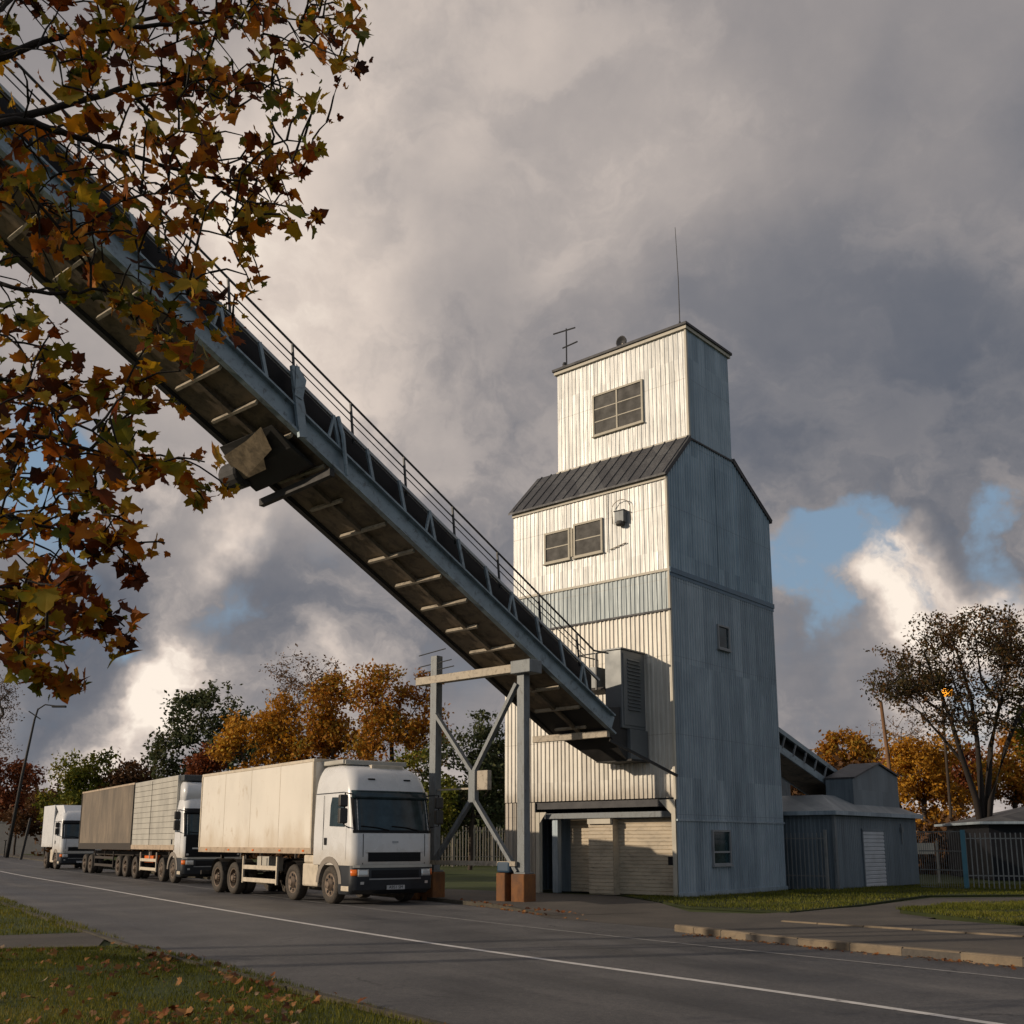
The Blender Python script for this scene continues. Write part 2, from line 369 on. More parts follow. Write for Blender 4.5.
def roadmat():
    m,q,b,o=newmat('worn asphalt'); t=q.n('ShaderNodeTexCoord').outputs['Object']
    # lanes run along (-.535,.845): stretched wear along the lane
    v=q.mapping(t,(1,1,1),rot=(0,0,R(-32.3)))
    wear=q.rng(q.noise(q.mapping(v,(.55,.045,1)),1.4,6,.6,.2),.3,.7,.25,.75); n=q.rng(q.noise(t,.45,8,.65,.4),.3,.7,.28,.72); ag=q.rng(q.noise(t,60,3,.8),.3,.7,.1,.9); ag2=q.rng(q.noise(t,14,7,.8),.3,.7,.1,.9)
    f=q.math('ADD',q.math('ADD',q.math('MULTIPLY',wear,.34),q.math('MULTIPLY',n,.26)),q.math('ADD',q.math('MULTIPLY',ag,.22),q.math('MULTIPLY',ag2,.18)))
    c=q.ramp(f,[(.38,(.030,.030,.033)),(.5,(.080,.078,.080)),(.62,(.160,.152,.148))])
    cr=q.n('ShaderNodeTexVoronoi',feature='DISTANCE_TO_EDGE'); q.L.new(q.vmath('ADD',t,q.vmath('MULTIPLY',q.noise(t,1.5,4,.6,0,1),(.9,.9,0))),cr.inputs['Vector']); cr.inputs['Scale'].default_value=.33
    crk=q.math('MULTIPLY',q.rng(cr.outputs['Distance'],0.,.006,.8,0),q.rng(q.noise(t,.3,3,.5),.5,.62,0,1))
    c=q.mix(crk,c,(.012,.012,.012))
    st_=q.rng(q.noise(t,.9,6,.7,.8),.60,.72,0,.55); c=q.mix(st_,c,(.028,.026,.027))
    q.L.new(c,b.inputs['Base Color']); b.inputs['Specular IOR Level'].default_value=.35
    q.L.new(q.rng(wear,.3,.7,.48,.75),b.inputs['Roughness'])
    bp=q.n('ShaderNodeBump'); bp.inputs['Strength'].default_value=.5; bp.inputs['Distance'].default_value=.012
    q.L.new(q.math('ADD',ag,ag2),bp.inputs['Height']); q.L.new(bp.outputs[0],b.inputs['Normal'])
    return m
M['asphalt']=roadmat()
M['paving']=groundmat('stained concrete pavement',[(.32,(.055,.048,.043)),(.5,(.09,.08,.07)),(.7,(.14,.12,.10))],.5,14,second=(.35,.55,.75,(.045,.04,.036)),bump=.4)
M['kerb_dark']=mat('dark mossy kerb stone',(.07,.06,.045),.9,0,.45,3.,dark=(.03,.028,.02),darkamt=.5,bump=.5,bscale=25)
M['kerb']=mat('weathered kerb stone',(.20,.155,.105),.85,0,.4,2.,dark=(.10,.08,.06),darkamt=.2,bump=.5,bscale=25)
M['paint']=mat('worn road paint',(.58,.56,.54),.7,0,.15,3.,dark=(.14,.13,.13),darkamt=.25)
M['paint_faded']=mat('faded road paint',(.30,.29,.28),.75,0,.2,3.,dark=(.09,.085,.085),darkamt=.9)

big=MB(); big.add([(-3000,-600,-.03),(3000,-600,-.03),(3000,5000,-.03),(-3000,5000,-.03)],[(0,1,2,3)])
big.build('ground','lawn',kind='structure')
RD=Vector((-.5345,.845,0)).normalized(); RN=Vector((RD.y,-RD.x,0))      # along the road, towards its right side
# centre line fitted through unprojected points; s = metres along the road from the point beside the camera
CL=[(12.6,-3.0),(8.9,3.2),(4.34,9.9),(2.68,12.25),(-.18,16.05),(-2.97,20.0),(-8.2,28.0),(-14.6,38.1),(-29.9,62.3),(-54,104),(-82,155),(-110,210),(-150,300)]
def off(line,k):
    out=[]
    for i,p in enumerate(line):
        a=line[max(i-1,0)]; b=line[min(i+1,len(line)-1)]; dx,dy=b[0]-a[0],b[1]-a[1]; l=math.hypot(dx,dy)
        out.append((p[0]+dy/l*k,p[1]-dx/l*k))
    return out
def smooth_line(line,n=6):
    out=[]
    for i in range(len(line)-1):
        p0=line[max(i-1,0)];p1=line[i];p2=line[i+1];p3=line[min(i+2,len(line)-1)]
        for j in range(n):
            t=j/n
            out.append(tuple(.5*((2*p1[k])+(-p0[k]+p2[k])*t+(2*p0[k]-5*p1[k]+4*p2[k]-p3[k])*t*t+(-p0[k]+3*p1[k]-3*p2[k]+p3[k])*t**3) for k in(0,1)))
    out.append(line[-1]); return out
CLs=smooth_line(CL)
def strip(name,a,b,z,m,**k):
    mb=MB(); n=len(a)
    if z>.01:
        c=[(p[0],p[1]) for p in list(a)+list(b)[::-1]]; N=len(c); mb.add([(p[0],p[1],z-.001) for p in c]+[(p[0],p[1],-.02) for p in c],[(i,(i+1)%N,N+(i+1)%N,N+i) for i in range(N)])
    mb.add([(p[0],p[1],z) for p in a]+[(p[0],p[1],z) for p in b],[(i,i+1,n+i+1,n+i) for i in range(n-1)]); return mb.build(name,m,kind='structure',**k)
strip('road',off(CLs,-4.1),off(CLs,6.2),0.,'asphalt')
strip('road_marking',off(CLs,-.065),off(CLs,.065),.004,'paint')
ed=[p for p in off(CLs,3.2)]
strip('road_marking',off(CLs,3.2),off(CLs,3.29),.004,'paint_faded')
# left kerb (low edging) and verge
kl=[p for p in off(CLs,-4.1)]
def kerb_line(name,pts,w,h,side=1,z0=-.02,m='kerb'):
    mb=MB(); a=pts; b=off(pts,w*side); n=len(a); 
    vs=[(p[0],p[1],z0) for p in a]+[(p[0],p[1],h) for p in a]+[(p[0],p[1],h) for p in b]+[(p[0],p[1],z0) for p in b]
    fs=[]
    for i in range(n-1):
        fs+=[(i,i+1,n+i+1,n+i),(n+i,n+i+1,2*n+i+1,2*n+i),(2*n+i,2*n+i+1,3*n+i+1,3*n+i)]
    fs+=[(0,n,2*n,3*n),(n-1,2*n-1,3*n-1,4*n-1)]
    mb.add(vs,fs); return mb.build(name,m,kind='structure')
kerb_line('kerb',kl,.09,.03,-1,m='kerb_dark')

def jointed_kerb(pts,w,h,L=.92):
    mb=MB(); acc=[]
    for a,b in zip(pts,pts[1:]):
        n=max(1,round(math.dist(a,b)/L))
        for k in range(n):
            p=[a[i]+(b[i]-a[i])*(k+.012)/n for i in(0,1)]; q_=[a[i]+(b[i]-a[i])*(k+.985)/n for i in(0,1)]
            dz=random.uniform(-.004,.004); dw=random.uniform(-.005,.005); dx,dy=q_[0]-p[0],q_[1]-p[1]; l=math.hypot(dx,dy); nx,ny=-dy/l,dx/l
            c=[(p[0]+nx*dw,p[1]+ny*dw),(q_[0]+nx*dw,q_[1]+ny*dw),(q_[0]+nx*w,q_[1]+ny*w),(p[0]+nx*w,p[1]+ny*w)]
            bz=.02
            t_=[(c[0][0]+nx*bz,c[0][1]+ny*bz),(c[1][0]+nx*bz,c[1][1]+ny*bz),c[2],c[3]]
            mb.add([(x,y,-.02) for x,y in c]+[(x,y,h+dz-.02) for x,y in c[:2]]+[(x,y,h+dz) for x,y in t_],[(0,1,5,4),(4,5,7,6),(6,7,8,9),(1,2,8,7,5),(0,4,6,9,3),(2,3,9,8)])
    return mb.build('kerb','kerb',kind='structure')
def off_seg(pts,k):
    return off(pts,k)
# right hand pavement beside the road (raised), with kerbs
kr=[(0.85,24.07),(-.45,26.99),(-2.77,30.9),(-7.2,38.0),(-13.5,48.2),(-21.,60.5),(-33,80),(-48,106),(-74,153)]
def ramped(name,a,b,zs,m):
    mb=MB(); n=len(a); mb.add([(p[0],p[1],z) for p,z in zip(a,zs)]+[(p[0],p[1],z) for p,z in zip(b,zs)]+[(p[0],p[1],-.02) for p in a]+[(p[0],p[1],-.02) for p in b],
      [(i,i+1,n+i+1,n+i) for i in range(n-1)]+[(i,i+1,2*n+i+1,2*n+i) for i in range(n-1)]+[(n+i,n+i+1,3*n+i+1,3*n+i) for i in range(n-1)]); return mb.build(name,m,kind='structure')
kr2=[kr[0],(.35,25.2)]+kr[1:]
ramped('kerb',kr2,off(kr2,.14),[.008,.05]+[.10]*(len(kr2)-2),'kerb_dark')
ramped('pavement',off(kr2,.14),off(kr2,2.6),[.008,.045]+[.092]*(len(kr2)-2),'paving')
# forecourt / driveway of the tower, flush with the road
fore=[gp(545,918)[:2],gp(700,931)[:2],gp(810,925)[:2],gp(905,921)[:2],gp(1060,905)[:2],gp(1060,897)[:2],gp(930,898)[:2],gp(860,907)[:2],gp(760,914)[:2],gp(690,912)[:2],(4.0,29.6),(3.2,33.1),(-2.2,37.9),(-4.2,36.0),(-2.9,32.0),(-.1,27.2)]
sheet('driveway',fore,.004,'paving')
# strip of road surface between the lane edge and the driveway
sheet('pavement',[gp(694,934)[:2],gp(750,941)[:2],gp(850,951)[:2],gp(1024,967)[:2],(9.2,10.2),(11.2,11.2),gp(1060,936)[:2],gp(1024,932)[:2],gp(905,922)[:2],gp(810,926)[:2],gp(720,929)[:2]],.104,'paving')
kR=[(3.0,19.95),(3.26,19.37),(3.96,18.01),(5.1,16.37),(6.73,14.3),(9.4,10.6),(12.5,6.3)]
jointed_kerb(kR,.16,.122)
jointed_kerb([(5.2,20.9),(5.72,20.25),(8.26,17.48),(12.5,12.5)],.11,.13)
# lawns
def lawn(pts,z=.02): return sheet('lawn',pts,z,'turf')
lawnA=[(3.35,32.9),gp(690,908)[:2],gp(790,913)[:2],gp(860,906)[:2],gp(925,896.5)[:2],gp(1080,895)[:2],(22,38),(18,42),(10,37),(5.2,31.6)]
lawn(lawnA,.03)
lawnB=[gp(900,913.5)[:2],gp(960,907)[:2],gp(1080,905)[:2],gp(1080,931)[:2],gp(1024,929)[:2]]
lawn(lawnB,.112)
# near left verges with a footpath between them
lawnC=[p for p in off(CLs,-4.2) if p[1]<16.9]; 
pathp=[gp(104,940)[:2],gp(98,947)[:2],gp(0,949)[:2],(-16,15.6),(-26,12),(-26,14.5),(-16,17.7),gp(0,936)[:2],gp(86,933)[:2]]
sheet('path',pathp,.009,'paving')

# grass blades -------------------------------------------------------------
def inside(p,poly):
    c=False; n=len(poly)
    for i in range(n):
        a=poly[i];b=poly[(i+1)%n]
        if (a[1]>p[1])!=(b[1]>p[1]) and p[0]<(b[0]-a[0])*(p[1]-a[1])/(b[1]-a[1])+a[0]: c=not c
    return c
def blades(name,poly,n,h,w,m,z=0.,excl=None):
    xs=[p[0] for p in poly]; ys=[p[1] for p in poly]; mb=MB(); k=0; tries=0
    while k<n and tries<n*8:
        tries+=1
        p=(random.uniform(min(xs),max(xs)),random.uniform(min(ys),max(ys)))
        if not inside(p,poly) or (excl and inside(p,excl)): continue
        cl=noise.noise((p[0]*.9,p[1]*.9,0)); 
        if cl<-.25 and random.random()<.5: continue
        k+=1; hh=h*random.uniform(.5,1.25)*(1+cl*.6); a=random.uniform(0,math.tau); l=random.uniform(.1,.7)*hh
        b=random.uniform(0,math.tau); dx,dy=math.cos(a)*w,math.sin(a)*w; lx,ly=math.cos(b)*l,math.sin(b)*l
        mb.add([(p[0]-dx,p[1]-dy,z),(p[0]+dx,p[1]+dy,z),(p[0]+dx*.5+lx*.5,p[1]+dy*.5+ly*.5,z+hh*.6),(p[0]-dx*.5+lx*.5,p[1]-dy*.5+ly*.5,z+hh*.6),(p[0]+lx,p[1]+ly,z+hh)],[(0,1,2,3),(3,2,4)])
    return mb.build(name,m,kind='stuff')
M['grass']=leafmat('grass blades',[(.036,.046,.007),(.085,.10,.013),(.16,.165,.02),(.24,.20,.05)],.35,.7,.35)
vergeN=[(2.6,4.6),(-.75,9.9),(-2.4,12.4),(-4.35,15.2),(-5.9,17.2),gp(98,947)[:2],gp(0,949)[:2],(-11.5,16.3),(-7.0,9.0),(-3.0,4.5)]
vergeF=[(-6.45,18.1),(-7.7,20.0),(-11.6,26.2),(-17,35),(-22,33),(-16.5,24),(-15,17.9),gp(0,936)[:2],gp(86,933)[:2]]
tag(blades('grass',vergeN,70000,.055,.0045,'grass'),'short leaf strewn grass filling the near left verge below the footpath','grass')
tag(blades('grass',vergeF,22000,.075,.007,'grass'),'short grass of the far left verge beyond the footpath','grass')
tag(blades('grass',lawnA,26000,.07,.008,'grass',.03),'short dark grass along the foot of the tower and shed','grass')
tag(blades('grass',[(p[0]+(p[0]-11.5)*.035,p[1]+(p[1]-24)*.035) for p in lawnB],15000,.075,.008,'grass',.09),'sunlit grass patch on the pavement at the right edge','grass')
# fallen leaves
def leaf_outline():
    # five lobed maple leaf, tip at +y, stem end at origin
    P=[(0,-.02),(.14,-.04),(.36,-.06),(.36,.08),(.56,.16),(.47,.28),(.58,.44),(.40,.44),(.27,.48),(.30,.64),(.17,.72),(0,.98)]
    return P+[(-x,y) for x,y in P[1:-1]][::-1]
LEAF=leaf_outline()
def put_leaf(mb,p,size,nrm,spin,fold=.25):
    nrm=Vector(nrm).normalized(); a=nrm.cross(Vector((.3,.2,1))).normalized(); b=nrm.cross(a)
    c,s=math.cos(spin),math.sin(spin); u=a*c+b*s; v=b*c-a*s; p=Vector(p)
    j=[random.uniform(.85,1.12) for _ in LEAF]
    vs=[p+v*(.36*size)]+[p+(u*x*k+v*y*k)*size+nrm*(abs(x)*fold*size-(y**2)*fold*.5*size) for (x,y),k in zip(LEAF,j)]
    n=len(LEAF); mb.add(vs,[(0,1+i,1+(i+1)%n) for i in range(n)])
M['fallen']=leafmat('fallen autumn leaves',[(.04,.018,.010),(.09,.03,.012),(.18,.06,.015),(.28,.13,.04),(.16,.09,.05),(.30,.22,.14)],.1,.7,2.)
mb=MB()
for i in range(1000):
    while True:
        p=(random.uniform(-13,2),random.uniform(5,17))
        if inside(p,vergeN) and (noise.noise((p[0]*.55,p[1]*.55,3))+.6*noise.noise((p[0]*2,p[1]*2,5))>.12 or random.random()<.06): break
    put_leaf(mb,(p[0],p[1],random.uniform(.02,.06)),random.choice((.035,.05,.06,.08,.11)),(random.uniform(-.9,.9),random.uniform(-1.2,.5),1),random.uniform(0,6.3))
for i in range(80):
    t=random.random(); a=kr[0] if t<.4 else kr[1]; p=(random.uniform(-1.4,1.6),0)
    y=24.07+(0.85-p[0])*2.1+random.gauss(0,.18)
    put_leaf(mb,(p[0],y,.11 if y>24.07+(0.85-p[0])*2.1 else .012),random.uniform(.06,.11),(random.uniform(-.5,.5),random.uniform(-.9,.1),1),random.uniform(0,6.3))
for i in range(150):
    t=random.random(); a=kR[1];b=kR[4]; k=(a[0]+(b[0]-a[0])*t-.1+random.gauss(0,.10),a[1]+(b[1]-a[1])*t-.05+random.gauss(0,.1))
    put_leaf(mb,(k[0]-.1,k[1]-.1,.012),random.uniform(.04,.07),(random.uniform(-.4,.4),random.uniform(-.6,.1),1),random.uniform(0,6.3))
mb.build('fallen_leaves','fallen',kind='stuff',label='brown and orange fallen leaves lying on the verge and along the kerbs',cat='leaves')

# ------------------------------------------------------------ tower
C0=gp(679,898); TA=math.atan2(-.652,.758)
tow=empty('grain_tower',C0,TA,'tall corrugated metal elevator tower with stepped gabled top, white front and blue grey side','tower')
Wd=6.45; Dp=7.0; ZE=13.28
FN=(0,-1); SN=(1,0)
# inner opaque core so that no light leaks through
def wallp(fn,name,m,label=None): 
    mb=MB(); fn(mb); return mb.build(name,m,tow,label)
b_y0,b_y1=1.54,4.4; bx0,bx1=-5.6,-.02; ZB=14.9; ZT=18.95
# front
wallp(lambda q:corr(q,(-Wd,0),(1,0),Wd,10.08,ZE,.17,.015,FN),'wall','white_clad','white painted upper front wall with two sliding windows')
wallp(lambda q:corr(q,(-Wd,.0),(1,0),Wd,8.80,10.02,.17,.022,FN),'wall','blue_band','blue grey ribbed band across the front')
wallp(lambda q:(corr(q,(-Wd-.4,-.0),(1,0),Wd+.4,2.95,8.78,.17,.035,FN)),'wall','white_low','cream corrugated lower front wall above the garage doors')
wallp(lambda q:(corr(q,(-Wd-.4,.02),(1,0),1.35,0.,2.93,.17,.035,FN),q.add([(-Wd-.4,0,0),(-Wd-.4,Dp,0),(-Wd-.4,Dp,8.78),(-Wd-.4,0,8.78)],[(0,1,2,3)])),'wall','white_low','cream corrugated wall at the left of the garage')
# right side with gable
def gz(t): 
    if t<b_y0: return ZE+(ZB-ZE)*t/b_y0
    if t>b_y1: return ZB-(ZB-13.36)*(t-b_y1)/(Dp-b_y1)
    return ZB
wallp(lambda q:corr(q,(0,0),(0,1),Dp,10.08,gz,.16,.026,SN,breaks=(b_y0,b_y1)),'wall','skytint_blue_clad','blue grey gabled upper side wall')
wallp(lambda q:corr(q,(0,0),(0,1),Dp,2.30,9.98,.15,.028,SN),'wall','skytint_grey_clad','tall grey ribbed side wall with one small window')
wallp(lambda q:corr(q,(0.0,0),(0,1),Dp,0.,2.26,.15,.028,SN),'wall','skytint_grey_clad','grey ribbed base of the side wall')
# back and left
wallp(lambda q:(corr(q,(0,Dp),(-1,0),Wd,0,13.36,.3,.02,(0,1)),corr(q,(-Wd,Dp),(0,-1),Dp,0,lambda t:gz(Dp-t),.3,.02,(-1,0),breaks=(Dp-b_y1,Dp-b_y0))),'wall','skytint_grey_clad','grey ribbed back and left walls')
# head house
wallp(lambda q:corr(q,(bx0,b_y0),(1,0),bx1-bx0,ZB-.1,ZT,.175,.015,FN),'head_house_wall','white_clad','white painted front of the head house')
wallp(lambda q:corr(q,(bx1,b_y0),(0,1),b_y1-b_y0,ZB-.1,ZT+.02,.145,.012,SN),'head_house_wall','skytint_blue_clad','blue grey side of the head house')
wallp(lambda q:(corr(q,(bx1,b_y1),(-1,0),bx1-bx0,ZB-.1,ZT,.2,.02,(0,1)),corr(q,(bx0,b_y1),(0,-1),b_y1-b_y0,ZB-.1,ZT,.2,.02,(-1,0))),'head_house_wall','skytint_blue_clad')
# roofs
def rooft(name,y0,z0,y1,z1,x0,x1,th=.07,seam=.45):
    q=MB(); q.add([(x0,y0,z0),(x1,y0,z0),(x1,y1,z1),(x0,y1,z1),(x0,y0,z0+th),(x1,y0,z0+th),(x1,y1,z1+th),(x0,y1,z1+th)],[(0,3,2,1),(4,5,6,7),(0,1,5,4),(1,2,6,5),(2,3,7,6),(3,0,4,7)])
    x=x0+seam*.5
    while x<x1: q.beam((x,y0,z0+th+.015),(x,y1,z1+th+.015),.035,.04); x+=seam
    return q.build(name,'roof',tow)
rooft('roof',-.16,ZE-.12,b_y0-.03,ZB+.03,-Wd-.12,.06)
rooft('roof',Dp+.14,13.24,b_y1+.03,ZB+.03,-Wd-.12,.07)
q=MB(); q.box(bx0-.14,b_y0-.16,ZT+.02,bx1+.12,b_y1+.16,ZT+.12); q.build('roof_cap','trim_dark',tow,bevel=.01)
q=MB(); q.box(bx0-.09,b_y0-.10,ZT-.10,bx1+.07,b_y1+.10,ZT+.018); q.build('eaves_trim','trim_cream',tow)
q=MB(); q.box(bx0-.04,b_y0-.07,ZB-.02,bx1+.01,b_y0+.02,ZB+.11); q.build('trim','trim_cream',tow); q=MB(); q.box(-Wd-.03,-.06,ZE-.22,.0,-.02+.03,ZE-.08); q.build('trim','trim_cream',tow); q=MB(); q.box(-Wd-.03,-.05,10.02,.035,.02,10.10)
q.build('trim','trim_cream',tow)
q=MB(); q.box(0.,-.03,9.98,.055,Dp+.02,10.14); q.box(0,-.04,9.86,.03,Dp,9.975); q.build('flashing','trim_blue',tow)
q=MB(); q.box(-Wd-.42,-.07,8.74,.03,-.0,8.80); q.build('flashing','trim_dark',tow)
q=MB(); q.box(0,-.02,2.255,.05,Dp+.02,2.31); q.box(0,-.02,0.,.05,Dp+.02,.14); q.build('flashing','skytint_grey_clad',tow)
q=MB()
for xx,yy,z0,z1 in((0,0,2.9,ZE-.15),(bx1,b_y0,ZB+.1,ZT-.1)): q=MB(); q.box(xx-.05,yy-.042,z0,xx+.022,yy+.05,z1); q.build('corner_trim','trim_cream',tow)
q=MB(); q.beam((.04,b_y0-.02,ZB+.0),(.04,-.12,ZE-.1),.05,.12); q.beam((.04,b_y1,ZB),(.04,Dp+.14,13.30),.06,.16); q.beam((.03,b_y0,ZB-.02),(.03,b_y1,ZB-.02),.05,.06); q.build('verge_trim','trim_dark',tow)
# vertical seam lines on the gable
q=MB(); q.box(.0,3.1,10.14,.03,3.14,ZB-.06); q.build('seam','skytint_blue_clad',tow)
# windows
def window_f(x0,x1,z0,z1,y,mul_v,mul_h,fr='frame',gl='glass'):
    q=MB(); t=.07; pr=-.075
    q.box(x0-t,y+pr,z0-t,x1+t,y,z0); q.box(x0-t,y+pr,z1,x1+t,y,z1+t); q.box(x0-t,y+pr,z0,x0,y,z1); q.box(x1,y+pr,z0,x1+t,y,z1)
    q.box(x0-t-.03,y+pr-.035,z0-t-.035,x1+t+.03,y-.01,z0-t)
    w=q.build('window',fr,tow)
    q=MB()
    for m in mul_v: q.box(m-.03,y+pr+.012,z0,m+.03,y-.035,z1)
    for m in mul_h: q.box(x0,y+pr+.022,m-.018,x1,y-.037,m+.018)
    q.build('glazing_bar',fr,w)
    q=MB(); q.add([(x0,y-.04,z0),(x1,y-.04,z0),(x1,y-.04,z1),(x0,y-.04,z1)],[(0,1,2,3)]); q.build('pane',gl,w)
window_f(-3.88,-1.86,16.03,17.48,b_y0,[-2.9],[16.5,16.98])
window_f(-4.93,-3.95,11.15,12.12,0,[],[11.62]); window_f(-3.65,-2.58,11.15,12.2,0,[],[11.68])
q=MB(); q.box(-3.84,-.072,11.15,-3.76,-.03,12.15); q.build('window_mullion','frame',tow)
def window_s(y0,y1,z0,z1,hb,fr='trim_cream'):
    q=MB(); t=.06
    q.box(0,y0-t,z0-t,.09,y1+t,z0); q.box(0,y0-t,z1,.09,y1+t,z1+t); q.box(0,y0-t,z0,.09,y0,z1); q.box(0,y1,z0,.09,y1+t,z1); q.box(0,y0-t-.03,z0-t-.05,.13,y1+t+.03,z0-t)
    w=q.build('window',fr,tow); q=MB()
    for m in hb: q.box(.045,y0,m-.03,.075,y1,m+.03)
    if hb: q.build('glazing_bar',fr,w)
    q=MB(); q.add([(.04,y0,z0),(.04,y1,z0),(.04,y1,z1),(.04,y0,z1)],[(0,1,2,3)]); q.build('pane','glass_dark',w)
M['frame_grey']=mat('grey window frame',(.24,.25,.26),.6,0,.2,5.)
window_s(2.85,3.5,7.98,8.68,[],'frame_grey'); window_s(2.02,3.05,.98,1.95,[1.32],'frame_grey')
# garage
GX0,GX1=-5.15,-.2
q=MB(); q.box(-5.5,.06,2.70,-.02,.55,2.92); q.build('lintel','trim_dark',tow)
q=MB(); q.box(-5.3,.14,2.38,-.10,.40,2.56); q.build('lintel','steel_post',tow,bevel=.01)
q=MB(); q.box(-5.5,1.15,0,-.02,1.18,2.6); q.build('recess_wall','skytint_grey_clad',tow)
q=MB(); q.box(-.17,-.02,0,-.03,.12,2.62); q.add([(-.62,-.012,2.9),(-.03,-.012,2.9),(-.03,-.012,2.45),(-.16,-.012,2.45)],[(0,1,2,3)]); q.build('door_jamb','trim_cream',tow)
q=MB(); q.box(-5.47,-.02,0,-5.32,.14,2.6); q.add([(-5.3,-.02,2.6),(-5.02,-.02,2.6),(-5.3,-.02,2.25)],[(0,1,2)]); q.build('door_jamb','trim_cream',tow)
q=MB(); q.box(-4.98,.25,0,-4.76,.45,2.4); q.build('door_jamb','skytint_grey_clad',tow)
def garage(x0,x1,y):
    q=MB(); z=.02; k=0
    while z<2.34:
        z1=min(z+.115,2.36); q.add([(x0,y,z),(x1,y,z),(x1,y-.018,z+.018),(x0,y-.018,z+.018),(x1,y-.018,z1-.012),(x0,y-.018,z1-.012),(x1,y,z1),(x0,y,z1)],[(0,1,2,3),(3,2,4,5),(5,4,6,7)]); z=z1
    return q
garage(-4.74,-3.45,.95).build('garage_door','door_tan',tow,'left dark garage door')
garage(-2.50,-.20,.55).build('garage_door','door_tan',tow,'wide right garage door')
q=garage(-3.45,-2.50,.22); q.box(-3.45,.225,0,-2.5,1.1,2.36); q.build('garage_door','door_tan',tow,'narrow centre panel of the garage front')
q=MB(); q.box(-3.42,.10,2.20,-2.52,.2,2.36); q.build('door_head','trim_cream',tow)
q=MB(); q.box(-.28,-.10,.95,-.16,-.02,1.2); q.build('lock_box','black',tow)
# wall lamp hoop with box on the upper front, dark stains
wl=empty('wall_lamp',tow.matrix_basis@Vector((0,0,0)),0); bpy.data.objects.remove(wl)
def local_thing(name,lx,ly,lz,label,cat,rz=0.,group=None):
    c,s=math.cos(TA),math.sin(TA)
    return empty(name,(C0[0]+lx*c-ly*s,C0[1]+lx*s+ly*c,lz),TA+rz,label,cat,group)
t=local_thing('wall_lamp',-1.72,0,12.05,'rusty box lamp with a wire hoop beside the sliding windows of the tower','lamp')
q=MB(); q.box(-.18,-.22,-.14,.18,-.03,.24); q.box(-.21,-.25,.24,.21,-.02,.27); q.build('housing','steel_post',t,bevel=.02)
q=MB(); q.tube([(-.36,-.05,-.1),(-.36,-.10,.35)]+[(-.36*math.cos(a),-.12,.35+.3*math.sin(a)) for a in [i*math.pi/8 for i in range(1,8)]]+[(.36,-.10,.35),(.36,-.05,-.1)],.014,5); q.build('hoop','steel_tan',t,smooth=True)
q=MB(); q.lathe([(.0,0),(.12,0),(.15,-.12),(.13,-.14),(0,-.14)],14,(0,-.16,-.10)); q.build('lens','glass',t,smooth=True)
q=MB(); q.tube([(-.5,-.05,-.95),(.15,-.05,-.83)],.018,5); q.tube([(-.6,-.05,-1.02),(-.6,-.05,1.0)],.012,4); q.build('conduit','steel_tan',t)
# antennas
t=local_thing('tv_antenna',-5.35,b_y0+.25,ZT+.12,'small dark television antenna with two crossbars on the left end of the tower roof','antenna')
q=MB(); q.tube([(0,0,0),(0,0,1.72)],.028,6); q.build('mast','trim_dark',t)
for a,b in(((-.62,0,1.70),(.42,0,1.62)),((-.18,0,.98),(.52,0,1.02))): q=MB(); q.tube([a,b],.03,5); q.build('crossbar','trim_dark',t)
q=MB(); q.box(-.16,-.08,0,-.02,.06,.22); q.lathe([(0,.38),(.06,.36),(.08,.28),(.05,.2),(0,.2)],10,(-.1,0,0)); q.build('junction_box','trim_dark',t)
t=local_thing('whip_antenna',-.45,b_y0+.35,ZT+.12,'tall thin whip antenna near the front corner of the tower roof','antenna')
q=MB(); q.tube([(0,0,0),(0,0,.35)],.035,6); q.build('base','trim_dark',t); q=MB(); q.tube([(0,0,.3),(0,0,1.9),(-.06,0,4.0)],[.02,.016,.010],5); q.build('rod','trim_dark',t)
t=local_thing('floodlight',-2.72,b_y0+.1,ZT+.12,'round dark floodlight on the middle of the tower roof edge','floodlight')
q=MB(); q.lathe([(0,.12),(.10,.11),(.20,.02),(.22,-.06),(.19,-.05),(.12,.03),(0,.05)],16,(0,0,.24),'y'); q.build('lamp_head','trim_dark',t,smooth=True)
q=MB(); q.beam((0,.05,0),(0,.05,.2),.05,.05); q.box(-.12,-.02,0,.12,.12,.03); q.build('bracket','steel_tan',t)

# ------------------------------------------------------------ conveyor
def zb(y): return 6.64-.482*(y+5.8)
cvx0,cvx1=-3.06,-1.0
YA,YB=-30.,-1.55
con=empty('conveyor_gallery',C0,TA,'long sloping steel conveyor with handrail rising over the road from the tower','conveyor')
def sl(x,y,dz): return (x,y,zb(y)+dz)
ZTOP=1.25
for x in(cvx1,cvx0):
    q=MB(); q.beam(sl(x,YA,.33),sl(x,YB-.3,.33),.05,.50); q.beam(sl(x+.07*(1 if x>-2 else -1),YA,.06),sl(x+.07*(1 if x>-2 else -1),YB-.3,.06),.16,.06); q.beam(sl(x+.07*(1 if x>-2 else -1),YA,.60),sl(x+.07*(1 if x>-2 else -1),YB-.3,.60),.14,.045)
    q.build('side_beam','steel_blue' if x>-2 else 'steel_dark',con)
    q=MB(); q.beam(sl(x+(.05 if x>-2 else -.05),YA,ZTOP),sl(x+(.05 if x>-2 else -.05),YB-1.,ZTOP),.07,.07); q.build('top_chord','chord_grey',con)
q=MB(); a=[(cvx0+.04,.12),(cvx1-.04,.12),(cvx1-.04,.16),(cvx0+.04,.16)]
q.add([sl(x,YA,z) for x,z in a]+[sl(x,YB-.3,z) for x,z in a],[(0,1,2,3),(4,7,6,5),(0,4,5,1),(1,5,6,2),(2,6,7,3),(3,7,4,0)]); q.build('deck','deck',con)
